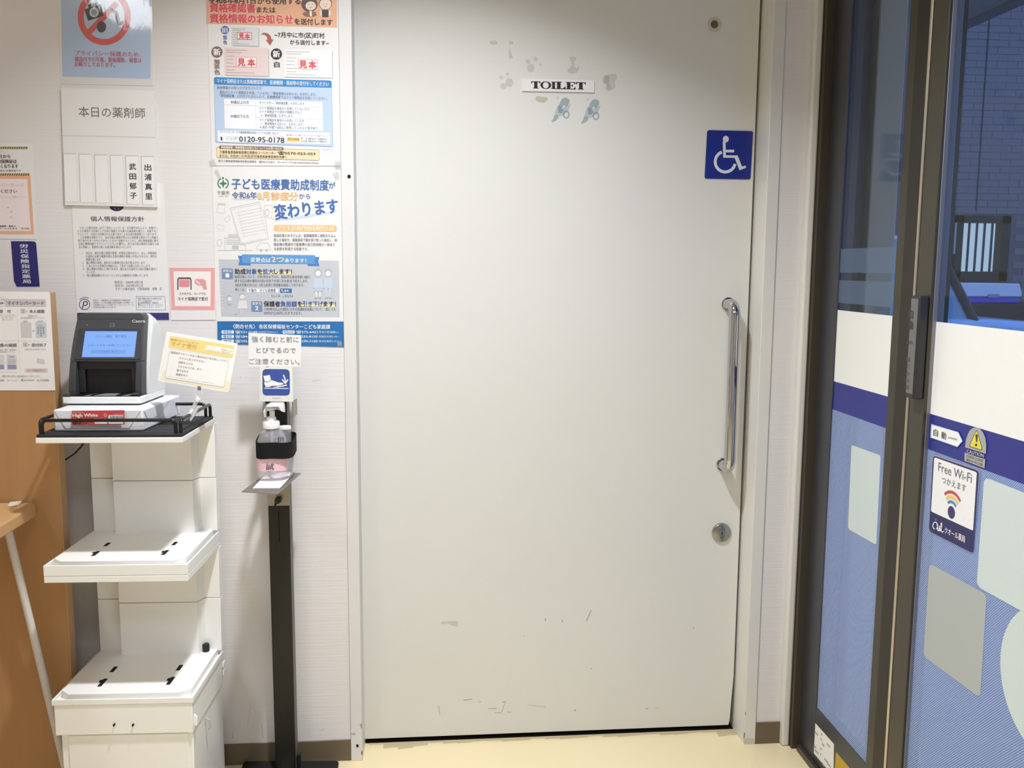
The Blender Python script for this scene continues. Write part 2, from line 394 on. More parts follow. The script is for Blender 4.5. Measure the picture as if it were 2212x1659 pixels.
# peep hole near the top
hc = DP.pt(1543, 53)
MB().tube([V(hc[0]+.001, YD-.0012, hc[2]), V(hc[0]+.001, YD, hc[2])], .0182, 28).build('hole_ring', mat('pale_filler', (205, 198, 184), .6), d1)
MB().tube([V(hc[0], YD-.0016, hc[2]), V(hc[0], YD-.0004, hc[2])], .0098, 24).build('hole_plug', mat('olive_plug', (104, 94, 68), .6), d1)
# stickers left as faint residue, scuffs: thin prints on the door
class OnDoor(Sheet):
    def __init__(s, view, parent, plane): s.pl = plane; s.x0, s.y0, s.k = view; s.acc = {}; s.off = .0001; s.o = parent
dd = OnDoor((1040, 40, .16275), d1, DP)
tint('residue_grey', (150, 155, 150), .17); tint('residue_blue', (132, 166, 182), .42); tint('residue_pale', (150, 182, 196), .28); tint('residue_yellow', (205, 195, 150), .4); tint('scuff', (130, 122, 106), .38); tint('residue_faint', (150, 140, 135), .16)
for c, rr in (((718, 540), 45), ((782, 612), 33), ((262, 785), 40), ((343, 738), 32)):
    dd.star(c, rr, 'residue_grey', 1, 'sticker_residue')
for c, rx, ry in (((620, 570), 34, 34), ((655, 660), 50, 55), ((370, 850), 50, 60), ((160, 320), 55, 30), ((390, 320), 30, 25), ((290, 900), 45, 40)):
    dd.ell(c, rx, ry, 'residue_faint', 1, 'sticker_residue')
dd.poly([(375, 380), (398, 470), (420, 530), (360, 530), (365, 440)], 'residue_faint', 1, 'sticker_residue')
# washed-out blotches
def blotch(pts, col, ly=1): dd.poly(pts, col, ly, 'sticker_residue')
blotch([(1160, 515), (1210, 503), (1262, 515), (1256, 550), (1232, 555), (1236, 640), (1260, 660), (1290, 625), (1306, 632), (1290, 690), (1262, 720), (1200, 738), (1150, 715), (1140, 680), (1190, 640), (1195, 560), (1168, 545)], 'residue_grey')
blotch([(1600, 790), (1640, 750), (1700, 740), (1790, 735), (1800, 790), (1770, 830), (1780, 900), (1740, 950), (1680, 965), (1640, 940), (1660, 890), (1620, 860)], 'residue_grey')
blotch([(1640, 760), (1700, 765), (1690, 860), (1720, 930), (1670, 950), (1665, 870), (1620, 850)], 'residue_faint', 2)
blotch([(730, 1030), (870, 1045), (885, 1080), (830, 1120), (750, 1105), (712, 1080)], 'residue_yellow')
for dx, dy in ((0, 0), (395, 20)):
    blotch([(1075+dx, 1060+dy), (1130+dx, 1048+dy), (1170+dx, 1080+dy), (1165+dx, 1125+dy), (1130+dx, 1170+dy), (1090+dx, 1150+dy), (1065+dx, 1190+dy), (1090+dx, 1220+dy), (1060+dx, 1260+dy), (1020+dx, 1250+dy), (1015+dx, 1180+dy), (1045+dx, 1110+dy)], 'residue_blue')
    dd.ring((1125+dx, 1275+dy), 46, 55, 22, 'residue_blue', 1, part='sticker_residue')
    blotch([(965+dx, 1290+dy), (1010+dx, 1280+dy), (1025+dx, 1320+dy), (990+dx, 1355+dy), (940+dx, 1378+dy), (925+dx, 1360+dy), (955+dx, 1330+dy)], 'residue_blue')
    blotch([(1010+dx, 1150+dy), (1080+dx, 1180+dy), (1190+dx, 1130+dy), (1150+dx, 1230+dy), (1060+dx, 1300+dy), (960+dx, 1300+dy)], 'residue_pale')
    blotch([(1000+dx, 1040+dy), (1030+dx, 1040+dy), (1025+dx, 1075+dy), (1005+dx, 1070+dy)], 'residue_grey', 2)
dd.done()
ds = OnDoor((900, 1300, .31646), d1, DP)
ds.poly([(168, 135), (280, 130), (284, 168), (245, 165), (215, 148), (170, 155)], 'residue_grey', 1, 'scuff_mark')
for a, bb, w in (((320, 672), (378, 664), 6), ((150, 710), (158, 770), 4), ((490, 728), (545, 728), 5), ((605, 680), (582, 750), 4), ((585, 685), (605, 680), 5), ((535, 757), (580, 757), 4), ((620, 752), (645, 754), 5), ((760, 705), (880, 717), 3), ((420, 683), (440, 683), 4), ((1565, 728), (1580, 729), 6), ((1625, 726), (1650, 726), 3), ((1075, 740), (1086, 742), 8), ((1890, 175), (1893, 184), 7), ((880, 115), (876, 130), 7), ((993, 125), (995, 140), 6), ((1190, 60), (1160, 130), 7), ((730, 232), (732, 236), 6), ((1190, 455), (1196, 457), 6)):
    ds.line([a, bb], w, 'scuff', 1, 'scuff_mark')
ds.done()
# chips and grime on the casings and along the threshold
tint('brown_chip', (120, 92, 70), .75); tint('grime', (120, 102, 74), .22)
t2 = bpy.data.objects['trim_2']; c2_ = OnDoor((1540, 1450, .12598), t2, Plane('y', -.0045))
c2_.poly([(532, 1050), (552, 1062), (548, 1100), (534, 1160), (522, 1150)], 'brown_chip', 1, 'scuff_mark'); c2_.poly([(556, 690), (564, 700), (560, 760), (552, 740)], 'brown_chip', 1, 'scuff_mark'); c2_.poly([(520, 1150), (700, 1150), (712, 1238), (528, 1240)], 'residue_grey', 1, 'scuff_mark'); c2_.done()
t1_ = bpy.data.objects['trim_1']; c1_ = OnDoor((460, 1300, .21645), t1_, Plane('y', -.0065))
c1_.poly([(1380, 1312), (1420, 1310), (1422, 1326), (1382, 1324)], 'scuff', 1, 'scuff_mark'); c1_.poly([(1462, 1222), (1488, 1214), (1490, 1270), (1478, 1262)], 'scuff', 1, 'scuff_mark'); c1_.poly([(1478, 1500), (1492, 1480), (1494, 1530), (1482, 1525)], 'brown_chip', 1, 'scuff_mark'); c1_.done()
wb_ = bpy.data.objects['wall_back']; cw_ = OnDoor((460, 1300, .21645), wb_, Plane('y', 0))
cw_.line([(345, 1230), (380, 1030)], 6, 'residue_grey', 1, 'scuff_mark').line([(190, 1370), (200, 1300)], 8, 'residue_grey', 1, 'scuff_mark').line([(500, 1360), (490, 1230)], 10, 'residue_grey', 1, 'scuff_mark').poly([(1065, 1280), (1100, 1268), (1118, 1274), (1080, 1290)], 'residue_grey', 1, 'scuff_mark'); cw_.done()
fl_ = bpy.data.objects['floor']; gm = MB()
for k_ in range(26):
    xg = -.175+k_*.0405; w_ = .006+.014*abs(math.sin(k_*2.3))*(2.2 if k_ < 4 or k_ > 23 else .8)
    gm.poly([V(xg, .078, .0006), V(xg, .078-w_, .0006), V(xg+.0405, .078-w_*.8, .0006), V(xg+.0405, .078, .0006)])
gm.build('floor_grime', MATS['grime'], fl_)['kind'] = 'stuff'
# ================================================================ right hand glass wall
XG, XM = 1.0, .976
PG, PM = Plane('x', XG-.0006), Plane('x', XM-.0006)
yy = lambda px, py, X: at_x(px, py, X)[1]
# brown outer frame in the corner
fr = MB().box(.9745, 1.0, -.036, 0, 0, 2.32).box(.998, 1.05, -.0445, 0, 0, 2.32)
w1 = struct(empty('window_1', (1.0, -.25, 0)))
fr.build('outer_frame', mat('outer_frame_bronze', (78, 71, 62), .45, .3), w1, bevel=.0012)
ya, yb = -.128, -.404                          # clear glass edges of the fixed pane
yc = yy(1958, 608, XG-.004)
MB().box(.996, 1.03, ya, -.0445, 0, 2.3).build('stile', SASHREFL, w1, bevel=.0015)
MB().box(.996, 1.03, yc, yb, 0, 2.3).build('stile', BRONZE, w1, bevel=.0015)
MB().box(.997, 1.03, yb, ya, .0, .165).build('bottom_rail', SASHREFL, w1, bevel=.0012)
MB().box(.985, .996, -1.62, -.0445, 0, .018).build('sill', BRONZE, w1, bevel=.001)
MB().box(.996, 1.03, yb, ya, 2.2, 2.3).build('top_rail', BRONZE, w1)
MB().box(1.0, 1.005, yb, ya, .165, 2.2).build('glass_pane', GLASS, w1)
def strip(pl, y0, y1, z0, z1, name, m, parent, off=0.0):
    x = pl.val-off
    return MB().poly([V(x, y0, z0), V(x, y1, z0), V(x, y1, z1), V(x, y0, z1)]).build(name, m, parent)
def bandz(px, py, X=XG): return at_x(px, py, X)[2]
zt, zb, zf = 1.1995, 1.0225, bandz(1858, 905)
WFILM = mat('white_film', (247, 247, 244), .45, vary=.01); BFILM = mat('navy_film', (48, 52, 140), .4, vary=.03)
strip(PG, ya, yb, zb, zt, 'white_band', WFILM, w1); strip(PG, ya, yb, zf, zb, 'blue_band', BFILM, w1)
strip(PG, ya, yb, .165, zf, 'striped_film', FILM, w1)
for p0, p1 in ((535, 590), (608, 661)):
    strip(PG, ya, yb, bandz(1890, p1), bandz(1890, p0), 'frosted_strip', HAZE, w1)
class OnPlane(Sheet):
    def __init__(s, view, parent, plane, off=.0006): s.pl = plane; s.x0, s.y0, s.k = view; s.acc = {}; s.off = off; s.o = parent
g = OnPlane((1700, 600, .42209), w1, PG)
g.rrect([(330, 855), (480, 910), (457, 1368), (312, 1285)], 14, 'frosted_pale_film', 1, 'frosted_square'); g.done()
# service labels on the rail (fine print only as grey rules and blocks)
PR = Plane('x', .9968)
lb = Sheet('rail_label', PR, (1700, 1450, .12597), [(355, 740), (805, 1250), (795, 1800), (335, 1260)], PAPER, None, None, .0003, parent=w1)
for (x, y, w) in ((375, 800, 30), (370, 880, 25), (430, 970, 40), (470, 1010, 60), (580, 1050, 30), (575, 1140, 20), (360, 1080, 26), (365, 1180, 26), (420, 1190, 50), (450, 1240, 50), (600, 1220, 40), (680, 1220, 60), (570, 1300, 22), (570, 1400, 16), (480, 1330, 60), (640, 1480, 70), (690, 1560, 60), (600, 1560, 40)):
    lb.poly([(x, y), (x+w, y+w*1.15), (x+w, y+w*1.15+34), (x, y+34)], (170, 166, 160), 1, 'fine_print')
lb.done()
lb = Sheet('rail_label', PR, (1700, 1450, .12597), [(840, 1385), (1140, 1735), (1125, 2100), (815, 1740)], mat('yellow_label', (196, 164, 40), .5, vary=.15, scale=60), None, None, .0003, parent=w1)
# ---- moving door with its switch
d2 = struct(empty('door_2', (XM, -.9, 0)))
y1, y0 = yy(1981, 608, .962), yy(2013, 608, .962); yg = yy(2029, 608, XM)
MB().box(.985, 1.03, y1+.001, yc-.001, 0, 2.3).build('gasket', BRONZED, d2)
MB().tube([V(.967, (y1+yy(1969, 608, .965))/2, .02), V(.967, (y1+yy(1969, 608, .965))/2, 2.28)], .0042, 10).build('edge_strip', BRIGHT, d2, smooth=True)
MB().box(.962, 1.0, y0, y1, 0.02, 2.28).build('stile', BRONZE, d2, bevel=.0015)
MB().box(.968, .99, yg, y0, 0.02, 2.28).build('glazing_bead', mat('grey_glazing_bead', (140, 140, 146), .4, .5), d2, bevel=.002)
YE = -1.50
MB().box(.962, 1.0, YE-.06, YE, .02, 2.28).build('stile', BRONZE, d2, bevel=.0015)
MB().box(.962, 1.0, YE, yg, .02, .12).build('bottom_rail', BRONZE, d2, bevel=.0015)
MB().box(.962, 1.0, YE, yg, 2.2, 2.28).build('top_rail', BRONZE, d2, bevel=.0015)
MB().box(XM, XM+.006, YE, yg, .12, 2.2).build('glass_pane', GLASS, d2)
zf2 = bandz(2160, 1027, XM)
strip(PM, yg, YE, 1.0195, 1.2000, 'white_band', WFILM, d2); strip(PM, yg, YE, zf2, 1.0195, 'blue_band', BFILM, d2)
strip(PM, yg, YE, .12, zf2, 'striped_film', FILM, d2)
g = OnPlane((1960, 1180, .28866), d2, PM)
g.rrect([(165, 128), (594, 362), (545, 1135), (120, 822)], 40, 'frosted_grey_film', 1, 'frosted_square')
g.rrect([(575, -520), (1500, -150), (1480, 830), (518, 300)], 50, 'frosted_pale_film', 2, 'frosted_square')
cc = PM.pt(*g.px((900, 850)), .0009); e = PM.pt(*g.px((695, 830)), .0009); rr = abs(cc[1]-e[1])
cz_ = (PM.pt(*g.px((860, 590)))[2]+PM.pt(*g.px((868, 1240)))[2])/2
cy_ = e[1]-.125
MB().poly([V(XM-.0014, cy_+.125*math.cos(a/24*math.pi), cz_+.125*math.sin(a/24*math.pi)) for a in range(48)]).build('frosted_disc', FROST, d2)
g.done()
# stickers on the door
g = OnPlane((1980, 880, .21703), d2, PM, .0012)
g.poly([(146, 166), (415, 246), (457, 335), (406, 394), (138, 300)], (250, 250, 250), 1, 'arrow_sticker')
g.line([(146, 166), (415, 246), (457, 335), (406, 394), (138, 300)], 6, (110, 160, 225), 2, 'arrow_sticker', True)
g.t('自', 168, 212, 246, 72, (40, 40, 45), .008, 258); g.t('動', 246, 294, 273, 72, (40, 40, 45), .008, 286)
g.t('AUTOMATIC', 312, 406, 298, 18, (70, 70, 75), .01, 324)
SIL = (170, 170, 168)
g.poly([(483, 398), (490, 330), (505, 280), (525, 235), (555, 207), (595, 197), (630, 212), (662, 250), (685, 305), (694, 380), (690, 462)], SIL, 1, 'caution_sticker')
g.rrect([(598, 216), (660, 432), (518, 388)], 26, (60, 58, 40), 2, 'caution_sticker')
g.rrect([(598, 226), (652, 424), (526, 385)], 22, (232, 218, 70), 3, 'caution_sticker')
g.poly([(586, 268), (608, 272), (603, 345), (592, 343)], (50, 48, 40), 4, 'caution_sticker'); g.ell((592, 374), 11, 13, (50, 48, 40), 4, 'caution_sticker')
g.t('CAUTION', 500, 668, 434, 36, (190, 190, 190), .02, 482, 2)
g.poly([(479, 450), (684, 516), (677, 606), (475, 532)], SIL, 1, 'caution_sticker')
g.t('STAND CLEAR', 498, 660, 482, 26, (120, 120, 122), .015, 532, 3); g.t('閉まるドアにご注意', 498, 655, 520, 24, (90, 90, 95), .02, 572, 3)
g.rrect([(158, 462), (636, 622), (562, 1462), (118, 1234)], 40, (150, 152, 176), 1, 'wifi_sticker')
g.rrect([(164, 478), (622, 634), (564, 1455), (122, 1230)], 36, (44, 44, 92), 2, 'wifi_sticker')
g.rrect([(176, 496), (600, 646), (562, 1228), (143, 1035)], 16, (246, 246, 248), 3, 'wifi_sticker')
NV = (56, 56, 96); GR = (104, 104, 112)
g.t('Free Wi-Fi', 216, 548, 590, 92, GR, 0, 708, 5); g.t('つかえます', 252, 490, 718, 76, GR, 0, 808, 5)
c0 = g.pl.pt(*g.px((345, 1045)), .0012+.0012)
def wave(r0, r1, col, a0=47, a1=133):
    mb = g.mb('wifi_mark', col)
    for i in range(20):
        q = []
        for a, r in ((i, r0), (i+1, r0), (i+1, r1), (i, r1)):
            t = math.radians(a0+(a1-a0)*a/20); q.append(c0+V(0, -r*math.cos(t), r*math.sin(t)))
        mb.poly(q)
rd = np.linalg.norm(c0-g.pl.pt(*g.px((347, 828)), .0024))
wave(rd*.86, rd*1.0, (202, 72, 76)); wave(rd*.62, rd*.78, (238, 202, 120)); wave(rd*.42, rd*.55, (66, 138, 205))
rr2 = rd*.29
g.mb('wifi_mark', NV).poly([c0+V(0, -rr2*math.cos(a*.2618), rr2*math.sin(a*.2618)) for a in range(24)])
WH = (240, 240, 245)
g.ring((186, 1178), 28, 40, 9, WH, 5, -250, 70, 'lettering'); g.line([(205, 1160), (212, 1225), (224, 1228), (228, 1180)], 9, WH, 5, 'lettering')
g.line([(228, 1180), (236, 1232), (248, 1190), (252, 1150), (244, 1150), (244, 1225), (256, 1245), (268, 1232)], 8, WH, 5, 'lettering')
g.line([(190, 1108), (193, 1128)], 9, (90, 130, 215), 5, 'lettering'); g.line([(250, 1140), (252, 1152)], 8, (190, 70, 90), 5, 'lettering')
g.t('クオール薬局', 280, 482, 1220, 70, WH, .018, 1315, 5)
g.done()
# touch switch box
q0, q1 = bandz(1975, 642, .955), bandz(1955, 850, .955)
ys0 = yy(1964, 700, .940); ys1 = yy(1981, 700, .940)
sw = MB().box(.9405, .962, ys1-.002, ys0, q1-.004, q0+.004).build('touch_switch', mat('dark_grey_switch', (52, 52, 54), .4), d2, bevel=.004, seg=3)
MB().box(.9395, .941, ys1+.001, ys0-.003, q1+.006, q0-.002).build('switch_plate', mat('grey_switch_plate', (112, 112, 112), .45), sw, bevel=.0008)
ps = Plane('x', .9393); g = OnPlane((1740, 560, .2412), sw, ps, .0002)
for ch, y in (('自', 492), ('動', 588)): g.t(ch, 922, 962, y, 80, (60, 60, 62), .02, y+3, 1)
g.t('AUTO', 905, 955, 745, 26, (80, 80, 82), .02, 748, 1)
for i, ch in enumerate('軽くふれる'): g.t(ch, 903-i*3, 937-i*3, 895+i*62, 40, (84, 84, 86), .01, 897+i*62, 1)
g.done()
# ================================================================ outside
ASPH = mat('grey_paving', (150, 152, 156), .8, vary=.12, scale=6, bump=.1, bscale=(60, 60, 60))
struct(MB().box(1.06, 16, -8, 14, -.12, -.06).build('floor_outside', ASPH))
PILL = mat('grey_beige_pillar', (222, 208, 180), .6, vary=.06, scale=5)
SLATE = mat('dark_slate_cladding', (96, 100, 112), .6, vary=.05, scale=5)
wo = struct(empty('wall_outside', (1.13, .2, -.06)))
MB().box(1.128, 1.203, .0, .32, -.06, 3.2).build('pillar', PILL, wo, bevel=.004)
MB().box(1.03, 1.128, .035, .32, -.06, 3.2).build('cladding', SLATE, wo)
MB().box(1.203, 1.226, .06, .3, -.06, 3.2).build('downpipe', mat('dark_downpipe', (60, 60, 62), .5), wo, bevel=.008)
# canopy over the entrance
ex = 2.3; ez = at_x(2150, 37, ex)[2]; ef = at_x(2096, 40, ex)[1]
cn = struct(MB().box(1.1, ex, -4, ef, ez+.012, ez+.25).build('ceiling_canopy', mat('canopy_panel', (120, 118, 116), .7)))
MB().box(ex-.06, ex, -4, ef, ez, ez+.25).build('canopy_edge', mat('canopy_edge', (92, 88, 86), .6), cn)
# brick clad house across the lane
YF = 7.0; BX0, BX1, BZ0, BZ1 = 5.16, 6.48, .40, 4.45
wx0, wx1 = at_y(2064, 470, YF)[0], at_y(2180, 470, YF)[0]; wz0, wz1 = at_y(2120, 607, YF)[2], at_y(2120, 466, YF)[2]
MB().box(1.015, 1.04, yy(2051, 300, 1.03), yy(2034, 300, 1.03), -.05, 2.3).build('track_post', mat('dark_track_post', (58, 62, 68), .5, .3), w1, bevel=.002)
hs = empty('neighbouring_house', ((BX0+BX1)/2, YF, -.06)); tag(hs, 'dark blue-grey brick house with barred lit window seen through the glass door', 'house')
BRK = mat('blue_grey_brick', (128, 124, 128), .7, vary=.06, scale=3)
MORT = mat('brick_joint', (114, 111, 116), .85, vary=.05)
MB().box(3.0, 12, YF+.006, YF+.3, -.06, wz0).box(3.0, 12, YF+.006, YF+.3, wz1, 6.5).box(3.0, wx0, YF+.006, YF+.3, wz0, wz1).box(wx1, 12, YF+.006, YF+.3, wz0, wz1).build('house_wall', MORT, hs)
bh, bw = .0705, .225; me = None; nbr = 0; rest = MB()
for i in range(int((BZ1-BZ0)/bh)):
    z = BZ0+i*bh
    for j in range(-1, int((BX1-BX0)/bw)+1):
        x = BX0+j*bw+(bw/2 if i % 2 else 0)
        if x+bw > wx0-.01 and x < wx1+.01 and z+bh > wz0-.02 and z < wz1+.02: continue
        if x < BX0-.12: continue
        if nbr >= 296:
            rest.box(x, x+bw-.004, YF, YF+.02, z, z+bh-.004); continue
        if me is None:
            o = MB().box(x, x+bw-.004, YF, YF+.02, z, z+bh-.004).build('brick', BRK, hs, bevel=.002, seg=1); me = o.data; base = (x, z)
        else:
            o = bpy.data.objects.new('brick', me); COL.objects.link(o); o.parent = hs; o.location = (x-base[0], random.uniform(-.002, .002), z-base[1])
        nbr += 1
rest.build('brick', BRK, hs)['kind'] = 'stuff'
jx = at_y(2128, 150, YF)[0]
MB().box(jx, jx+.012, YF-.005, YF+.004, wz1+.05, 4.4).build('panel_joint', mat('dark_joint', (60, 62, 70), .8), hs)
wf = MB()
fw = .075
wf.box(wx0, wx1, YF-.04, YF+.1, wz1-fw, wz1).box(wx0, wx1, YF-.04, YF+.1, wz0, wz0+.10).box(wx0, wx0+fw, YF-.04, YF+.1, wz0, wz1).box(wx1-fw*1.25, wx1, YF-.04, YF+.1, wz0, wz1)
wfo = wf.build('window_frame', mat('dark_window_frame', (52, 50, 46), .6), hs)
MB().box(wx0+fw, wx1-fw*1.25, YF+.08, YF+.09, wz0+.1, wz1-fw).build('lit_pane', mat('lit_pane', (188, 214, 240), .5, emit=.92, vary=.02), wfo)
for k in range(1, 5):
    x = wx0+fw+(wx1-wx0-fw*2.25)*k/5
    MB().box(x-.008, x+.008, YF-.01, YF+.01, wz0+.1, wz1-fw).build('window_bar', mat('window_bar', (44, 50, 80), .5), wfo)
MB().box(wx0-.02, wx0-.008, YF-.05, YF-.03, wz0+.28, wz1-fw).build('curtain_edge', mat('pale_curtain_edge', (200, 190, 190), .6), wfo)
# storage box on a dark low plinth behind the car
YB = 5.6
a = at_y(2082, 612, YB); c = at_y(2204, 628, YB); bz = at_y(2150, 655, YB)[2]; ml = at_y(2150, 638, YB)[2]; tp = a[2]
bx = empty('storage_box', ((a[0]+c[0])/2, YB+.2, bz)); tag(bx, 'white-lidded blue storage box beyond the car bonnet', 'box')
MB().box(a[0]-.1, c[0], YB, YB+.4, bz, ml-.01).build('box_body', mat('violet_blue_plastic', (88, 80, 200), .4), bx, bevel=.012)
MB().prism([V(a[0]-.1, YB-.015, ml-.012), V(c[0]+.01, YB-.015, ml-.012), V(c[0]+.01, YB-.015, ml+.02), V(c[0]-.02, YB-.015, tp), V(a[0]-.1, YB-.015, tp)], (0, .43, 0)).build('box_lid', mat('pale_blue_lid', (220, 226, 236), .45), bx, bevel=.008)
MB().box(at_y(2132, 630, YB)[0], at_y(2156, 630, YB)[0], YB-.03, YB-.014, ml-.02, ml+.012).build('latch', mat('latch_plastic', (150, 150, 180), .5), bx, bevel=.004)
MB().prism([V(a[0]-.5, YB-.02, -.06), V(c[0]+1.4, YB-.02, -.06), V(c[0]+1.4, YB-.02, bz-.002), V(a[0]-.5, YB-.02, bz-.002)], (0, .6, 0)).build('plinth', mat('dark_plinth', (52, 50, 50), .8, vary=.2, scale=8), None, bevel=.01)
tag(bpy.data.objects['plinth'], 'dark low plinth carrying the blue storage box outside', 'plinth')
# pale car parked nose to the right, side on
YC = 4.0
def cz(px, py): return at_y(px, py, YC)
h0, h1 = cz(2050, 688), cz(2212, 700); pb = cz(2120, 688); ptop = cz(2062, 566)
car = empty('car', (pb[0]-.6, YC+.75, -.06)); tag(car, 'pale compact car parked side-on outside the glass door', 'car')
CARP = mat('pale_car_paint', (170, 205, 245), .3, coat=.5, vary=.01)
zh = h0[2]-.005; nose = pb[0]+1.15
sl = (ptop[0]-pb[0])/(ptop[2]-pb[2]); zr = 1.52; rx = pb[0]+sl*(zr-pb[2])
side = [V(pb[0]-2.3, YC, .18), V(nose, YC, .18), V(nose+.05, YC, .55), V(nose-.04, YC, zh-.16), V(nose-.35, YC, zh-.05), V(pb[0]+.1, YC, zh), V(pb[0]-2.3, YC, zh), V(pb[0]-2.38, YC, .6)]
MB().prism(side, (0, 1.5, 0)).build('car_body', CARP, car, bevel=.05, seg=3)
roof = MB().box(rx-1.6, rx, YC+.12, YC+1.38, zr-.03, zr+.02).build('car_roof', CARP, car, bevel=.03)
BLKT = mat('black_pillar_trim', (40, 42, 48), .4)
MB().tube([V(pb[0]-.02, YC+.05, zh-.02), V(rx, YC+.14, zr)], .033, 10).build('windscreen_pillar', BLKT, car, smooth=True)
MB().tube([V(pb[0]-.02, YC+1.45, zh-.02), V(rx, YC+1.36, zr)], .033, 10).build('windscreen_pillar', BLKT, car, smooth=True)
MB().tube([V(rx-1.6, YC+.14, zr), V(rx-1.7, YC+.06, zh-.02)], .04, 10).build('rear_pillar', BLKT, car, smooth=True)
MB().tube([V(rx-1.6, YC+1.36, zr), V(rx-1.7, YC+1.44, zh-.02)], .04, 10).build('rear_pillar', BLKT, car, smooth=True)
CG = mat('car_glass_painted_reflection', (150, 186, 210), .12, vary=.25, scale=4, alpha=.85)  # pale mottled colour painted in for reflections on the glass
MB().prism([V(pb[0]-.04, YC+.06, zh-.01), V(rx-.03, YC+.14, zr-.02), V(rx-1.55, YC+.14, zr-.02), V(rx-1.65, YC+.06, zh-.01)], (0, .006, 0)).build('side_window', CG, car)
MB().prism([V(pb[0]-.02, YC+.1, zh), V(pb[0]-.02, YC+1.4, zh), V(rx, YC+1.34, zr-.01), V(rx, YC+.16, zr-.01)], (-.006, 0, 0)).build('windscreen', CLEARP, car)
for wxx in (pb[0]-1.75, nose-.5):
    wh = MB().tube([V(wxx, YC-.01, .22), V(wxx, YC+.18, .22)], .28, 24).build('wheel', mat('tyre_rubber', (30, 30, 32), .8), car, bevel=.03)
    MB().tube([V(wxx, YC-.02, .22), V(wxx, YC+.0, .22)], .17, 20).build('hub_cap', STEEL, wh, bevel=.01)
# ================================================================ papers on the wall
PW = lambda y: Plane('y', y)
K = (66, 62, 66)
# ---- no photography notice (laminated, glossy)
LAMG = mat('glossy_laminate_blue', (190, 210, 240), .08, vary=.05, scale=3, bump=0, coat=0.0)
A = Sheet('notice', PW(-.001), (0, 0, .27726), [(462, -420), (1180, -400), (1196, 668), (472, 652)], LAMIN,
          'glossy laminated blue notice with a crossed-out camera, high on the wall', 'notice')
A.poly([(466, -410), (1176, -390), (1172, 613), (486, 596)], 'glossy_laminate_blue', 1, 'blue_print')
RD = (224, 84, 84)
A.ring((812, 130), 207, 222, 48, RD, 2, 0, 360, 'ban_symbol', 48)
A.line([(690, 255), (900, 35)], 46, RD, 2, 'ban_symbol')
def rotq(c, w, h, an):
    a = math.radians(an); return [(c[0]+x*math.cos(a)-y*math.sin(a), c[1]+x*math.sin(a)+y*math.cos(a)) for x, y in ((-w/2, -h/2), (w/2, -h/2), (w/2, h/2), (-w/2, h/2))]
CK = (44, 42, 46)
A.poly(rotq((735, 98), 132, 92, -17), CK, 3, 'camera_symbol').poly(rotq((718, 45), 62, 34, -17), CK, 3, 'camera_symbol').poly(rotq((776, 42), 24, 18, -17), CK, 3, 'camera_symbol')
A.ell((733, 96), 36, 38, (230, 230, 235), 4, 'camera_symbol').ell((733, 96), 24, 26, (150, 160, 185), 5, 'camera_symbol')
A.ell((790, 210), 36, 44, (60, 60, 66), 3, 'camera_symbol').line([(850, 70), (905, 95), (930, 185), (955, 175)], 26, (70, 70, 76), 3, 'camera_symbol')
RT = (205, 110, 130)
A.t('プライバシー保護のため、', 582, 1100, 412, 40, RT, .015, 424).t('薬局内での写真、動画撮影、録音は', 582, 1102, 460, 40, RT, .02, 470).t('お断りしております。', 582, 895, 500, 38, RT, .02, 506)
A.poly([(464, -415), (1178, -395), (1194, 664), (474, 648)], 'crinkled_laminate', 8, 'laminate')
A.done(.4)
# ---- board with today's pharmacists
B = Sheet('name_board', PW(-.006), (0, 0, .27726), [(474, 682), (1203, 708), (1226, 1615), (506, 1597)], LAMIN,
          'white laminated name board with six vertical name slots below the blue notice', 'name board', thick=.005)
B.t('本日の薬剤師', 612, 1130, 868, 82, (112, 104, 104), 0, 882, 2)
B.line([(474, 1056), (1212, 1070)], 4, (206, 202, 202), 1, 'fold_line')
for i in range(6):
    u = 494+i*121.3; v = 1196+i*4.3; lean = 12
    B.poly([(u, v), (u+95, v+2), (u+95+lean, v+378), (u+lean, v+376)], (246, 244, 243), 2, 'name_card')
    B.line([(u, v), (u+95, v+2)], 3, (176, 170, 170), 3, 'slot_edge').line([(u, v), (u+lean, v+376)], 3, (186, 180, 180), 3, 'slot_edge')
B.vt('武田郁子', [(1033, 1298), (1034, 1373), (1036, 1448), (1039, 1523)], 52, 50, (50, 48, 50), .018, 4)
B.vt('出浦真里', [(1152, 1304), (1154, 1379), (1157, 1454), (1159, 1529)], 52, 50, (50, 48, 50), .018, 4)
B.done()
# ---- privacy policy
P = Sheet('policy_poster', PW(-.001), (0, 300, .24111), [(632, 380), (1462, 400), (1516, 1624), (692, 1624)], PAPER,
          'white privacy policy poster in small print under the name board, navy band at its foot', 'poster')
G6 = (128, 124, 132)
P.poly([(692, 1558), (1512, 1558), (1515, 1622), (693, 1622)], (52, 44, 110), 1)
P.ell((1045, 598), 66, 50, (40, 34, 60), 1); P.t('★★', 1015, 1075, 622, 22, (120, 110, 140), 0, 622, 2)
P.t('個人情報保護方針', 810, 1292, 714, 44, (92, 88, 94), .01, 718)
L7 = ['クオール株式会社（以下「当社」という）は、法令遵守はもとより、医薬サー', 'ビスを提供する企業として社会に貢献できる高い企業倫理を確立し、実践するこ', 'とによって、社会から信頼される企業であることを企業行動憲章としております。', 'この憲章を実現すべく、当社は個人情報が個人の人格尊重の理念の下に保護さ', '取り扱われるべきものであることを深く認識するとともに、個人情報保護に関す', 'る個人情報保護マネジメントシステムを遵守し、皆さまの個人情報を正確かつ適', '正に取扱い、透明性の高い企業活動を遂行いたします。']
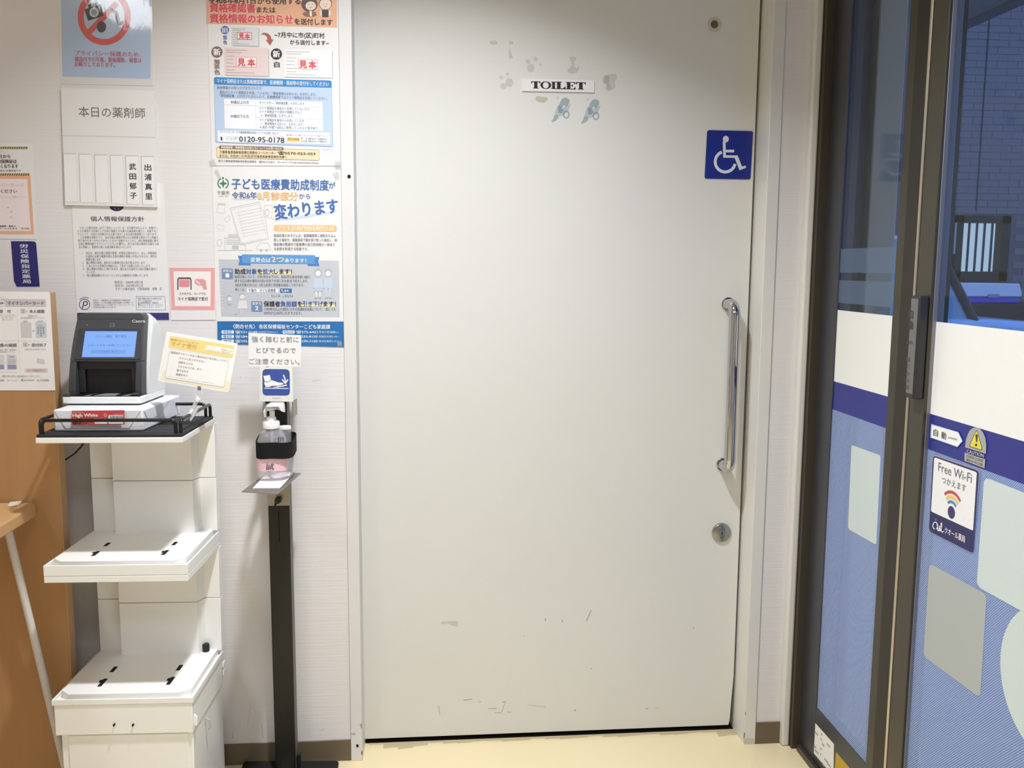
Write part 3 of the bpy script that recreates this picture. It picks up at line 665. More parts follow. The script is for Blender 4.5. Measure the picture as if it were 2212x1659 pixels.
for i, s in enumerate(L7):
    P.t(s, [715, 696, 698, 720, 700, 703, 705][i], [1412, 1413, 1408, 1416, 1418, 1422, 1182][i], 796+i*28.6, 23, G6, .003, 796+i*28.6+1)
for s, x0, x1, y in (('1.　当社は、適切な個人情報の取得、利用及び提供を行い、また、利用目的', 735, 1402, 1022), ('の達成に必要な範囲を超えた個人情報の取扱いを防止するため、適切な', 768, 1404, 1051), ('措置を講じます。', 770, 910, 1080), ('2.　個人情報の漏洩、滅失または毀損の防止及び是正を行います。', 738, 1308, 1108), ('3.　ご本人からの苦情及び相談には、丁寧かつ迅速に対応いたします。', 740, 1352, 1137), ('4.　個人情報の取扱いに関する法令、国が定める指針その他の規範を遵守い', 743, 1410, 1165), ('たします。', 778, 856, 1194), ('5.　個人情報保護マネジメントシステムを継続的に改善いたします。', 745, 1332, 1222), ('制定日：2006年10月1日', 1028, 1278, 1283), ('改定日：2020年6月1日', 1030, 1279, 1313), ('クオール株式会社　代表取締役　柄澤　忍', 1034, 1450, 1343)):
    P.t(s, x0, x1, y, 24, G6, .003)
P.ring((758, 1483), 50, 50, 6, (70, 70, 110), 1, part='privacy_mark').ring((764, 1474), 24, 22, 9, (70, 70, 110), 1, -170, 120, 'privacy_mark').line([(752, 1462), (740, 1515)], 10, (70, 70, 110), 1, 'privacy_mark')
P.ring((762, 1475), 62, 60, 8, (150, 150, 175), 1, 215, 305, 'privacy_mark')
for i, (s, x1) in enumerate((('当社は、一般財団法人日本情報経済社会推進協会', 1168), ('（JIPDEC）より個人情報の適切な取扱いを実施してい', 1200), ('る事業者であることを認定する「プライバシーマーク」', 1200), ('の付与を受けています。', 1042))):
    P.t(s, 836, x1, 1445+i*21, 16, (140, 136, 150), .005)
P.line([(1220, 1412), (1478, 1412), (1484, 1533), (1222, 1533)], 3, (120, 118, 150), 1, closed=True)
for i, (s, x1) in enumerate((('【個人情報に関するお問合せ先】', 1448), ('クオール株式会社', 1360), ('個人情報保護苦情・相談窓口', 1420), ('電話０３－６４３０－９０２４', 1455), ('９：３０～１８：００', 1425))):
    P.t(s, 1235, x1, 1430+i*19, 15, (130, 126, 150), .005)
P.done()
# ---- orange-framed health insurance notice at the left edge
O = Sheet('health_notice', PW(-.001), (0, 300, .20498), [(-560, 35), (342, 48), (385, 1058), (-520, 1045)], LAMIN,
          'white notice with an orange frame and hazard stripes at the left edge of the wall', 'notice')
for v, x1 in ((95, 292), (375, 314)):
    O.poly([(-500, v-14), (x1, v-12), (x1+2, v+13), (-500, v+11)], (214, 190, 120), 1)
    for k in range(34):
        x = x1-16-k*24
        if x < -480: break
        O.poly([(x, v-12), (x+12, v-12), (x+2, v+12), (x-10, v+12)], (84, 78, 62), 2)
O.t('ご確認ください！', -150, 78, 134, 24, (222, 190, 180), .01)
DK = (84, 70, 68)
O.t('12月2日から', -120, 110, 184, 40, DK, .02).t('現行の健康保険証は', -200, 176, 236, 40, DK, .022).t('発行されなくなります', -190, 190, 287, 42, DK, .022).t('※有効期限までの保険証は1年間有効です', -260, 222, 335, 20, (120, 108, 104), .015)
O.poly([(-500, 390), (320, 390), (358, 1005), (-480, 1000)], (238, 178, 138), 1)
O.poly([(-470, 418), (286, 424), (326, 973), (-450, 968)], (246, 230, 230), 2)
O.t('マイナンバーカード', -190, 252, 488, 44, (232, 178, 176), .012, layer=3).t('をお持ちください', -180, 178, 551, 42, DK, .022, layer=3).t('利用登録がお済みでない方はこちらにご相談ください', -300, 272, 613, 24, (232, 190, 186), .012, layer=3)
for c, r_ in (((85, 723), 11), ((120, 768), 12), ((118, 826), 9)): O.star(c, r_, (176, 172, 172), 3)
O.t('利用登録は医療機関・薬局の', -160, 165, 920, 20, DK, .02, layer=3).t('カードリーダーでできます', -150, 182, 946, 20, DK, .02, layer=3).t('厚生労働省', 222, 312, 944, 20, (120, 112, 112), .015, layer=3)
O.done()
# ---- navy vertical sticker
S = Sheet('sticker', PW(-.0008), (0, 300, .20498), [(115, 1078), (345, 1079), (366, 1084), (380, 1100), (418, 1556), (176, 1557), (160, 1520), (148, 1500)], mat('navy_sticker', (46, 42, 112), .45, vary=.03),
          'navy vertical sticker with white characters, under the orange-framed notice', 'sticker', thick=.0004)
for i, ch in enumerate('労災保険指定薬局'): S.t(ch, 208+i*4.4, 294+i*4.4, 1130+i*53, 42, (226, 226, 240), .022, layer=1)
S.done()
# ---- pink card-reader notice
N = Sheet('pink_notice', PW(-.0015), (330, 560, .21701), [(162, 76), (622, 76), (628, 603), (180, 606)], LAMIN,
          'small white notice with a pink square frame beside the policy poster', 'notice')
N.poly([(168, 85), (618, 85), (616, 505), (186, 505)], (240, 166, 164), 1).poly([(206, 120), (578, 122), (576, 469), (220, 467)], (248, 240, 236), 2)
N.poly([(244, 305), (244, 200), (256, 181), (372, 181), (386, 200), (386, 305), (376, 305), (374, 202), (366, 197), (262, 197), (256, 204), (256, 305)], (62, 62, 70), 3)
N.poly([(262, 205), (366, 205), (367, 275), (264, 275)], (234, 140, 148), 3)
N.poly([(416, 204), (440, 196), (505, 198), (528, 212), (530, 250), (540, 300), (505, 302), (490, 262), (455, 262), (418, 240)], (228, 158, 158), 3)
N.line([(430, 215), (470, 248)], 14, (246, 220, 218), 4)
N.t('スマホでも、カードでも', 264, 528, 342, 28, (96, 88, 90), .012, layer=4).t('マイナ保険証で受付', 250, 548, 394, 38, (70, 62, 66), .015, layer=4)
N.done()
# ---- upper poster (orange header)
U = Sheet('insurance_poster', PW(-.0012), (430, 0, .21696), [(66, -420), (1372, -400), (1408, 1652), (128, 1648)], LAMIN,
          'upper information poster with an orange header and a blue table', 'poster')
DB = (70, 62, 62)
U.poly([(68, -400), (1370, -390), (1374, 275), (76, 236)], (236, 178, 142), 1)
U.t('令和6年8月1日から使用する', 90, 1010, 0, 66, DB, .022, 12)
R1 = (222, 78, 82); PK = (250, 200, 196)
for s, x0, x1, y, y2 in (('資格確認書', 106, 560, 74, 82), ('資格情報のお知らせ', 106, 936, 180, 194)):
    U.t(s, x0-8, x1+8, y, 104, PK, .06, y2, 2); U.t(s, x0, x1, y, 92, R1, .03, y2, 3)
U.t('または', 574, 760, 96, 60, DB, .025, 99).t('を送付します', 950, 1328, 212, 62, DB, .025, 222)
SK = (246, 222, 204)
U.ell((1100, 40), 82, 80, (104, 84, 84), 2, 'drawing').ell((1112, 58), 52, 44, SK, 3, 'drawing').poly([(1045, 118), (1160, 118), (1172, 150), (1140, 165), (1060, 165), (1030, 140)], (150, 104, 92), 3, 'drawing').poly([(1100, 108), (1122, 108), (1124, 162), (1104, 162)], (250, 240, 236), 4, 'drawing')
U.ell((1258, 34), 66, 62, (120, 98, 90), 2, 'drawing').ell((1258, 40), 58, 54, SK, 3, 'drawing').poly([(1222, 98), (1290, 98), (1288, 170), (1226, 170)], (78, 70, 62), 3, 'drawing').poly([(1206, 105), (1220, 98), (1224, 162), (1204, 150)], (240, 226, 216), 3, 'drawing').poly([(1292, 98), (1310, 108), (1312, 152), (1292, 162)], (240, 226, 216), 3, 'drawing')
for cx in (1095, 1130, 1242, 1274): U.ell((cx, 42), 4, 4, (100, 80, 76), 4, 'drawing')
U.ring((1112, 66), 14, 12, 4, (190, 110, 100), 4, 20, 160, 'drawing').ring((1258, 58), 14, 11, 4, (190, 110, 100), 4, 20, 160, 'drawing')
def badge(c, r_, col, ch): U.ell(c, r_, r_, col, 1, n=28); U.t(ch, c[0]-r_*.62, c[0]+r_*.62, c[1], r_*1.25, (248, 248, 250), .025, layer=2)
badge((258, 299), 41, (84, 92, 160), '旧'); badge((178, 518), 56, (124, 98, 94), '新'); badge((770, 538), 56, (48, 44, 46), '新')
U.vt('藍色', [(260, 372), (260, 420)], 40, 40, (120, 132, 186), .03).vt('薄茶色', [(178, 616), (178, 664), (180, 718)], 56, 48, (150, 122, 116), .03).vt('白', [(774, 642)], 54, 56, (62, 58, 60), .03)
def card(q, col, st, nm):
    U.poly([(x+8, y+9) for x, y in q], (190, 186, 186), 1, 'card_shadow_print'); U.poly(q, col, 2)
    U.line(st, 6, R1, 3, closed=True); U.poly(st, (250, 236, 234), 3)
    (xa, ya_), (xb, yb_) = st[0], st[2]; U.t('見', xa+14, xa+14+(yb_-ya_)*.72, (ya_+yb_)/2-2, (yb_-ya_)*.78, R1, .035, layer=5); U.t('本', xb-14-(yb_-ya_)*.72, xb-14, (ya_+yb_)/2+3, (yb_-ya_)*.78, R1, .035, layer=5)
    (x0, y0), (x1, y1_), (x2, y2), (x3, y3) = q; w = x1-x0; h = y3-y0
    for fy, fx0, fx1 in ((.08, .05, .55), (.16, .05, .4), (.3, .05, .26), (.42, .05, .24), (.55, .05, .24), (.68, .05, .3), (.8, .06, .28), (.9, .06, .7)):
        k = int((fx1-fx0)*w/14)
        for m in range(k):
            xx = x0+fx0*w+m*14; yy_ = y0+fy*h+(y1_-y0)*(xx-x0)/w
            U.poly([(xx, yy_), (xx+9, yy_), (xx+9, yy_+7), (xx, yy_+7)], tuple(int(v*.72) for v in col), 3, 'fine_print')
card([(320, 268), (594, 276), (592, 458), (325, 450)], (224, 224, 226), [(382, 322), (522, 325), (521, 394), (381, 391)], 'a')
card([(248, 472), (688, 482), (692, 758), (256, 745)], (236, 214, 212), [(372, 570), (570, 574), (569, 668), (372, 662)], 'b')
card([(846, 487), (1323, 500), (1325, 774), (850, 763)], (246, 245, 244), [(986, 590), (1179, 596), (1178, 690), (988, 684)], 'c')
U.poly([(612, 345), (640, 326), (680, 330), (710, 355), (722, 392), (740, 394), (708, 452), (664, 396), (684, 396), (676, 365), (655, 346), (635, 342)], (178, 92, 84), 2)
U.t('~7月中に市(区)町村', 750, 1250, 344, 54, DB, .02, 354).t('から送付します~', 905, 1292, 418, 48, DB, .02, 427)
BL = (54, 132, 200); LB = (188, 208, 238); G5 = (104, 104, 118)
U.rrect([(148, 768), (1320, 802), (1335, 1464), (162, 1420)], 24, (130, 150, 190), 1).rrect([(150, 771), (1317, 805), (1331, 1459), (164, 1416)], 22, LB, 2)
U.rrect([(148, 768), (1320, 802), (1322, 874), (150, 840)], 20, BL, 3)
U.t('マイナ保険証または資格確認書で、医療機関・薬局等の受付をしてください', 178, 1290, 804, 44, (226, 238, 250), .02, 838, 4)
U.t('資格情報のお知らせが交付された方', 178, 622, 872, 32, G5, .012, 878).t('普段からマイナ保険証を利用している方に「資格情報のお知らせ」を交付します。', 205, 1168, 917, 32, G5, .012, 942).t('「資格確認書」は交付されませんので、医療機関等ではマイナ保険証を利用してください。', 205, 1278, 951, 32, G5, .012, 982)
U.poly([(248, 984), (1228, 1014), (1234, 1305), (256, 1280)], (246, 248, 252), 3)
LG = (206, 212, 226)
U.line([(562, 994), (568, 1288)], 3, LG, 4).line([(250, 1042), (1230, 1068)], 3, LG, 4).line([(566, 1166), (1232, 1190)], 3, LG, 4)
U.t('85歳以上の方', 316, 496, 1015, 33, G5, .018, 1020, 4).t('84歳以下の方', 316, 496, 1155, 33, G5, .018, 1160, 4)
for s, x0, x1, y, y2 in (('すべての方へ「資格確認書」を交付します', 600, 1048, 1022, 1032), ('マイナ保険証を普段から利用していない方や', 600, 1098, 1075, 1087), ('マイナ保険証での受診が困難な方など', 600, 1028, 1111, 1120), ('→「資格確認書」を交付します。', 612, 940, 1148, 1155), ('マイナ保険証を普段から利用している方', 600, 1045, 1194, 1204), ('→「資格情報のお知らせ」を交付します。', 612, 1040, 1230, 1240), ('※ 過去1年間で6回以上使用しているなど条件有り', 605, 1178, 1264, 1278)):
    U.t(s, x0, x1, y, 30, G5, .01, y2, 4)
U.rrect([(184, 1298), (1300, 1320), (1305, 1436), (187, 1410)], 12, (246, 248, 252), 3)
U.t('マイナンバーカードの健康保険証利用についてのお問い合わせ', 204, 790, 1311, 24, G5, .015, 1329, 4)
U.t('1', 216, 230, 1380, 36, DB, .01, layer=4).t('マイナンバー総合', 268, 386, 1366, 18, G5, .005, 1369, 4).t('フリーダイヤル', 268, 372, 1386, 18, G5, .005, 1388, 4)
U.t('0120-95-0178', 400, 848, 1384, 52, (58, 52, 54), .022, 1397, 4).t('マイナンバー', 700, 845, 1353, 16, G5, .005, 1357, 4)
U.rrect([(876, 1368), (1000, 1372), (1000, 1412), (876, 1408)], 6, (240, 206, 110), 4); U.t('受付時間', 886, 996, 1383, 24, (150, 110, 60), .012, 1387, 5)
U.t('平　日 9時30分～20時00分', 1014, 1270, 1379, 22, DB, .015, 1387, 4).t('土日祝 9時30分～17時30分', 1014, 1270, 1404, 22, DB, .015, 1412, 4).t('1番を選択のうえ、音声ガイダンスにしたがってお進みください', 868, 1268, 1344, 18, (206, 90, 96), .012, 1356, 4)
U.rrect([(170, 1464), (1196, 1490), (1199, 1599), (176, 1572)], 18, (150, 130, 100), 1).rrect([(173, 1468), (1193, 1494), (1196, 1595), (179, 1568)], 17, (244, 222, 180), 2)
U.rrect([(200, 1448), (842, 1464), (842, 1498), (200, 1482)], 16, (124, 100, 86), 3); U.t('資格確認書・資格情報のお知らせについてのお問い合わせ', 220, 826, 1466, 26, (250, 244, 236), .018, 1480, 4)
U.t('千葉県後期高齢者医療広域連合コールセンター', 205, 766, 1513, 30, DB, .01, 1524, 4).t('☎0570-023-053', 784, 1158, 1523, 36, DB, .02, 1533, 4).t('または、お住まいの市(区)町村後期高齢者医療担当課へ', 205, 875, 1550, 28, DB, .01, 1563, 4)
U.t('ホームページ', 1230, 1326, 1490, 14, G5, .01, layer=3).t('発行:千葉県後期高齢者医療広域連合　☎043-216-5011　ホームページ https://www.kouiki-chiba.jp/', 190, 1190, 1601, 22, G5, .01, 1621, 3)
TAPE = mat('clear_tape', (206, 208, 204), .2, alpha=.4, vary=.1)
for q in ([(95, 1600), (150, 1585), (175, 1640), (120, 1660)], [(1345, 1610), (1400, 1595), (1425, 1645), (1370, 1668)]): U.poly(q, 'clear_tape', 5, 'tape')
U.done()
# ---- lower poster (children's medical costs)
M_ = Sheet('children_poster', PW(-.0010), (430, 340, .26515), [(104, 76), (1146, 100), (1181, 1546), (146, 1500)], LAMIN,
           'lower information poster with blue headlines and a blue foot, below the orange-headed poster', 'poster')
B1 = (62, 104, 172); GN = (40, 136, 96); T6 = (112, 110, 118)
M_.poly([(196, 178), (206, 202), (232, 213), (206, 224), (197, 252), (187, 224), (162, 213), (187, 202)], GN, 1, 'city_emblem')
M_.ring((196, 212), 47, 46, 9, (60, 108, 90), 1, 115, 245, 'city_emblem').ring((196, 212), 47, 46, 9, (60, 108, 90), 1, -65, 65, 'city_emblem').ell((195, 168), 8, 8, (80, 66, 66), 1, 'city_emblem')
M_.t('千葉市', 148, 248, 289, 34, (128, 122, 122), .005).t('CHIBA CITY', 154, 242, 316, 8, (170, 166, 166), 0)
M_.t('子ども医療費助成制度', 266, 1056, 214, 88, B1, .022, 226).t('が', 1058, 1110, 228, 54, B1, .02)
M_.poly([(268, 338), (470, 332), (465, 344), (290, 347)], (206, 216, 236), 1).poly([(600, 505), (860, 470), (1130, 430), (1105, 450), (860, 492), (640, 516)], (206, 218, 238), 1)
M_.t('令和6年', 268, 470, 309, 56, (96, 110, 160), .018).t('8月診療分', 476, 806, 312, 70, (238, 196, 140), .035, 316).t('から', 815, 906, 316, 46, B1, .015)
M_.t('変わります', 616, 1130, 448, 122, B1, .03, 392)
M_.rrect([(608, 549), (1124, 553), (1125, 606), (609, 602)], 26, (240, 194, 130), 1); M_.t('子ども医療費助成制度とは', 640, 1100, 576, 40, (252, 240, 222), .018, 580)
for i, (s, x1) in enumerate((('助成対象のお子さんが、医療機関等に通院または入', 1114), ('院した場合や、保険薬局で薬を受け取った場合に、保', 1124), ('険診療の範囲内で医療費の自己負担額の一部また', 1108), ('は全部を助成する制度です。', 890))): M_.t(s, 610, x1, 636+i*36, 26, (98, 98, 106), .008, 638+i*36)
LN = (196, 192, 192)
M_.line([(252, 414), (494, 362), (504, 420), (530, 440), (565, 664), (338, 712)], 3, LN, 1, 'drawing', True).line([(262, 428), (484, 378), (552, 655), (345, 700)], 2, (214, 210, 210), 1, 'drawing', True)
for i in range(9): M_.line([(300+i*7, 452+i*24), (505+i*6, 410+i*25)], 2, (220, 216, 216), 1, 'drawing')
M_.line([(318, 436), (370, 650)], 2, (214, 210, 210), 1, 'drawing')
M_.line([(155, 375), (215, 376), (208, 455), (145, 448)], 3, LN, 1, 'drawing', True).poly([(160, 378), (212, 378), (211, 390), (158, 389)], (212, 208, 208), 1, 'drawing')
M_.line([(535, 390), (600, 392), (590, 495), (525, 480)], 3, LN, 1, 'drawing', True).ring((556, 450), 18, 28, 4, LN, 1, part='drawing')
M_.line([(205, 500), (240, 472), (258, 498), (222, 528)], 3, (214, 210, 210), 1, 'drawing', True).line([(150, 545), (208, 560), (200, 595), (145, 578)], 3, (218, 214, 214), 1, 'drawing', True)
M_.poly([(238, 625), (318, 625), (318, 650), (238, 650)], (206, 204, 204), 1, 'drawing').line([(208, 655), (330, 655), (345, 700), (380, 720), (380, 755)], 4, LN, 1, 'drawing').line([(208, 655), (213, 755)], 4, LN, 1, 'drawing')
for v in (668, 685, 700): M_.poly([(222, v), (330, v), (330, v+9), (222, v+9)], (206, 206, 208), 1, 'drawing')
M_.poly([(270, 716), (322, 716), (322, 748), (270, 748)], (190, 196, 204), 1, 'drawing').line([(148, 757), (432, 757)], 6, (204, 202, 204), 1, 'drawing').ring((168, 695), 22, 28, 3, LN, 1, part='drawing')
M_.line([(470, 745), (478, 720), (500, 695), (565, 698), (585, 755), (470, 752)], 3, LN, 1, 'drawing', True).ell((505, 755), 10, 10, (190, 188, 190), 2, 'drawing').ell((550, 755), 10, 10, (190, 188, 190), 2, 'drawing')
M_.poly([(160, 830), (1140, 842), (1146, 1300), (182, 1296)], (196, 199, 204), 1)
for k in range(17): M_.poly([(160+k*1.2, 850+k*25), (184+k*1.2, 850+k*25), (184+k*1.2, 858+k*25), (160+k*1.2, 858+k*25)], (218, 220, 224), 2)
RB = (92, 150, 212)
M_.poly([(317, 800), (420, 806), (420, 880), (319, 878), (330, 840)], (70, 126, 190), 2).poly([(884, 808), (980, 812), (970, 850), (982, 886), (884, 884)], (70, 126, 190), 2).poly([(350, 790), (945, 797), (946, 868), (350, 862)], RB, 3)
M_.t('変更点は', 420, 582, 834, 38, (238, 244, 252), .022, 837, 4).t('2つ', 592, 690, 828, 54, (240, 240, 150), .02, 832, 4).t('あります！', 700, 872, 838, 36, (238, 244, 252), .022, 841, 4)
for q, n_, c in ([[(184, 903), (276, 906), (278, 992), (186, 990)], '1', (230, 948)], [[(424, 1171), (513, 1172), (516, 1258), (426, 1256)], '2', (470, 1214)]):
    M_.rrect(q, 10, (112, 138, 172), 2); M_.t('変更点', c[0]-36, c[0]+36, c[1]-24, 22, (232, 238, 246), .025, layer=4); M_.t(n_, c[0]-9 if n_ == '1' else c[0]-13, c[0]+10 if n_ == '1' else c[0]+13, c[1]+14, 32, (244, 246, 250), .03, layer=4)
YL = (236, 232, 160); BB = (70, 100, 176); KK = (58, 54, 60)
M_.poly([(470, 932), (752, 936), (752, 954), (470, 951)], YL, 2).poly([(800, 1196), (1114, 1200), (1114, 1218), (800, 1214)], YL, 2)
for s, x0, x1, c in (('助成', 290, 380, KK), ('対象', 384, 470, BB), ('を', 476, 514, KK), ('拡大', 520, 606, BB), ('します！', 612, 756, KK)): M_.t(s, x0, x1, 929, 44, c, .025, layer=4)
for s, x0, x1, c in (('保護者', 527, 660, KK), ('負担額', 664, 796, BB), ('を', 803, 840, KK), ('引き下げ', 846, 1008, BB), ('ます！', 1014, 1114, KK)): M_.t(s, x0, x1, 1192, 44, c, .025, 1194, 4)
for s, x0, x1, y in (('助成対象について、中学3年生までから、高校3年生相当年齢(18歳に', 290, 906, 971), ('達する日以後の最初の3月31日までの間にある者)まで拡大します。', 290, 890, 1004), ('※拡大対象の方には、5月上旬頃に申請書を発送しております。', 294, 856, 1038), ('詳しくは、', 294, 376, 1075), ('もしくは、こちらから', 588, 766, 1126), ('小学4年生以上の通院にかかる保護者負担額について、1回につき', 527, 1110, 1235), ('500円から300円に引き下げます。', 527, 836, 1267)): M_.t(s, x0, x1, y, 25, T6, .006, y+2, 4)
M_.poly([(390, 1068), (646, 1070), (646, 1101), (390, 1099)], (240, 241, 243), 2); M_.t('千葉市　子ども医療費', 404, 624, 1084, 26, T6, .008, layer=4)
M_.poly([(660, 1068), (755, 1069), (755, 1104), (660, 1102)], (44, 104, 160), 2).ring((677, 1083), 8, 8, 3, (240, 245, 250), 4).line([(682, 1089), (690, 1097)], 3, (240, 245, 250), 4); M_.t('検索', 694, 732, 1087, 18, (240, 245, 250), .02, layer=4)
SF = (232, 232, 234); SB = (196, 210, 226); SH = (176, 178, 184)
for cx, sk in ((970, 1), (1052, 0)):
    M_.ell((cx, 938 if sk else 930), 30, 32 if sk else 24, SH, 2, 'drawing').ell((cx, 946), 22, 24, SF, 3, 'drawing')
    M_.poly([(cx-32, 985), (cx+32, 985), (cx+38, 1065), (cx-38, 1065)], SB, 3, 'drawing')
    if sk: M_.poly([(cx-26, 1060), (cx+30, 1060), (cx+34, 1092), (cx-34, 1092)], (186, 202, 220), 4, 'drawing')
    for dx in (-16, 14): M_.poly([(cx+dx-7, 1064), (cx+dx+8, 1064), (cx+dx+6, 1138), (cx+dx-5, 1138)], SF if sk else SB, 3, 'drawing').ell((cx+dx, 1143), 12, 6, SH, 4, 'drawing')
for cx, cy, r_ in ((246, 1148, 24), (350, 1130, 25)): M_.ell((cx, cy-6), r_, r_*.9, SH, 2, 'drawing').ell((cx+3, cy+5), r_*.8, r_*.75, SF, 3, 'drawing')
M_.poly([(325, 1165), (385, 1165), (395, 1232), (312, 1232)], (226, 226, 226), 3, 'drawing').line([(226, 1185), (252, 1205), (268, 1190)], 6, SH, 3, 'drawing').line([(330, 1235), (345, 1285)], 8, (214, 216, 218), 3, 'drawing').line([(290, 1280), (310, 1274)], 5, SH, 3, 'drawing')
FB = (30, 104, 172)
M_.poly([(148, 1335), (1176, 1337), (1181, 1545), (150, 1520)], FB, 1)
M_.t('〈問合せ先〉 各区保健福祉センターこども家庭課', 278, 1068, 1377, 36, (240, 245, 252), .022, 1380, 3)
FW = (228, 238, 250)
def row(y, w1_, n1, w2, n2, a1_, a2):
    M_.rrect([(183, y-14), (284, y-14), (284, y+14), (183, y+14)], 9, FW, 2); M_.t(w1_, 198, 268, y, 24, (70, 92, 140), .01, layer=3); M_.t(n1, 295, 474, y, 27, (226, 236, 240), .02, layer=3); M_.t(a1_, 484, 640, y, 18, (210, 226, 244), .008, layer=3)
    M_.rrect([(681, y-14), (779, y-14), (779, y+14), (681, y+14)], 9, FW, 2); M_.t(w2, 690, 770, y, 22, (70, 92, 140), .01, layer=3); M_.t(n2, 790, 965, y, 27, (226, 236, 240), .02, layer=3); M_.t(a2, 976, 1134, y, 19, (210, 226, 244), .008, layer=3)
row(1423, '中央区', '☎221-2149', '花見川区', '☎275-6421', '中央区中央4-5-1', '花見川区瑞穂1-1')
row(1460, '稲毛区', '☎284-6137', '若葉区', '☎233-8150', '稲毛区穴川4-12-4', '若葉区貝塚2-19-1')
row(1497, '緑区', '☎292-8137', '美浜区', '☎270-3150', '緑区鎌取町226-1', '美浜区真砂5-15-2')
for q in ([(120, 105), (150, 95), (185, 170), (160, 180)], [(1085, 125), (1130, 110), (1150, 165), (1110, 190)], [(1100, 60), (1150, 50), (1160, 95), (1110, 100)], [(1125, 1500), (1160, 1495), (1165, 1535), (1130, 1540)]): M_.poly(q, 'clear_tape', 5, 'tape')
M_.done()
# pencil scribble and nail mark on the wall
wbk = bpy.data.objects['wall_back']
sc = OnDoor((480, 700, .25316), wbk, Plane('y', 0)); WO['wall_back'] = tuple(wbk.location)
sc.line([(768, 492), (785, 476), (800, 490), (822, 474), (842, 484)], 3, 'scuff', 1, 'pencil_mark'); sc.line([(155, 448), (160, 455)], 5, 'scuff', 1, 'pencil_mark'); sc.done()
pn = at_y(754, 381, -.0065); tr1 = bpy.data.objects['trim_1']
MB().tube([V(pn[0], -.0075, pn[2]), V(pn[0], -.006, pn[2])], .0042, 10).build('nail_hole', DARK, tr1)
# ================================================================ tan partition board, desk, paper
YP = -.14
px_r = at_y(125, 955, YP)[0]
pnl = empty('partition_board', ((px_r-.4), YP+.018, 0)); tag(pnl, 'tall tan wood partition board standing in front of the wall at the left', 'partition')
MB().box(px_r-.8, px_r-.002, YP, YP+.036, 0, 1.235).build('board', WOOD, pnl, bevel=.0015)
MB().box(px_r-.002, px_r, YP+.0005, YP+.0355, 0, 1.2345).build('lit_edge', WOODLIT, pnl)
Q = Sheet('reception_guide', Plane('y', YP-.001), (0, 620, .14463), [(-420, 60), (720, 72), (738, 80), (746, 98), (826, 1546), (-330, 1546)], PAPER,
          'white four-step reception guide sheet fixed to the tan partition board', 'notice')
GP = (206, 196, 202); GT = (124, 108, 110)
Q.rrect([(80, 178), (684, 182), (690, 296), (84, 292)], 10, GP, 1); Q.t('マイナンバーカード', 112, 656, 238, 62, GT, .022, 241)
Q.line([(-80, 160), (86, 152), (96, 180), (92, 288), (-80, 290)], 4, (180, 170, 170), 1); Q.t('でも', 8, 76, 190, 34, GT, .015).t('簡単！', -20, 66, 240, 36, GT, .02)
Q.line([(252, 322), (304, 1272)], 3, (206, 198, 198), 1).line([(-100, 800), (712, 806)], 3, (206, 198, 198), 1).line([(-100, 1268), (258, 1272)], 4, (206, 198, 198), 1).line([(40, 1350), (760, 1350)], 2, (206, 198, 198), 1)
def step(x, y, n_):
    Q.rrect([(x, y-36), (x+75, y-36), (x+80, y+34), (x+4, y+34)], 18, GP, 1).ell((x+98, y+2), 16, 14, GP, 1); Q.t(n_, x+28, x+52, y, 40, (176, 164, 168), .01)
step(302, 360, '2'); step(338, 860, '4')
Q.t('受　付', -6, 160, 362, 50, GT, .022).t('本人確認', 440, 665, 362, 50, GT, .026).t('同意の確認', -60, 250, 868, 50, GT, .026).t('受付完了', 474, 692, 866, 50, GT, .026)
GL = (160, 150, 150)
for s, x0, x1, y in (('マイナンバーカードを', 0, 226, 420), ('カードリーダーに', 24, 204, 450), ('置いてください', 36, 200, 484), ('顔認証または', 420, 556, 428), ('4桁の暗証番号を入力してください。', 306, 676, 461), ('顔認証', 350, 412, 510), ('暗証番号', 558, 646, 510), ('診療・薬剤・健診情報の', 0, 252, 936), ('利用を確認してください。', 0, 232, 968), ('お呼びするまでお待ちください。', 372, 694, 931)):
    Q.t(s, x0, x1, y, 22, GL, .015)
Q.rrect([(306, 524), (468, 528), (474, 756), (318, 752)], 14, (206, 204, 206), 1).rrect([(528, 524), (690, 526), (696, 758), (540, 754)], 14, (200, 206, 214), 1)
for r_ in range(3):
    for k in range(3): Q.ell((570+k*40, 610+r_*38), 15, 16, (150, 160, 178), 2)
Q.ell((616, 722), 15, 16, (150, 160, 178), 2); Q.t('or', 486, 516, 655, 24, GL, .01); Q.t('暗証番号', 568, 642, 575, 14, GL, .015, layer=4)
for x in (-90, 96): Q.poly([(x, 1010), (x+150, 1014), (x+160, 1230), (x+10, 1230)], (214, 214, 216), 1).rrect([(x+18, 1160), (x+148, 1162), (x+150, 1190), (x+20, 1190)], 8, (136, 144, 178), 2).rrect([(x+20, 1194), (x+150, 1196), (x+152, 1224), (x+22, 1224)], 8, (136, 144, 178), 2)
for k in range(5): Q.line([(116, 1080+k*14), (232, 1082+k*14)], 4, (188, 188, 192), 2)
Q.t('診療情報', 132, 212, 1044, 22, GL, .01)
Q.poly([(554, 1062), (660, 1082), (668, 1150), (545, 1128)], (206, 204, 206), 1)
Q.poly([(368, 1216), (708, 1216), (714, 1270), (374, 1270)], (222, 204, 202), 1); Q.t('カードを忘れずに！', 412, 666, 1243, 34, (176, 150, 150), .018)
Q.t('医療機関・薬局での受付は、機器の画面案内にそって操作してください。', 22, 600, 1330, 22, GL, .015)
Q.ell((120, 1392), 12, 14, (200, 196, 200), 1).ell((330, 1390), 18, 19, GL, 1).poly([(552, 1404), (570, 1374), (588, 1404)], GL, 1)
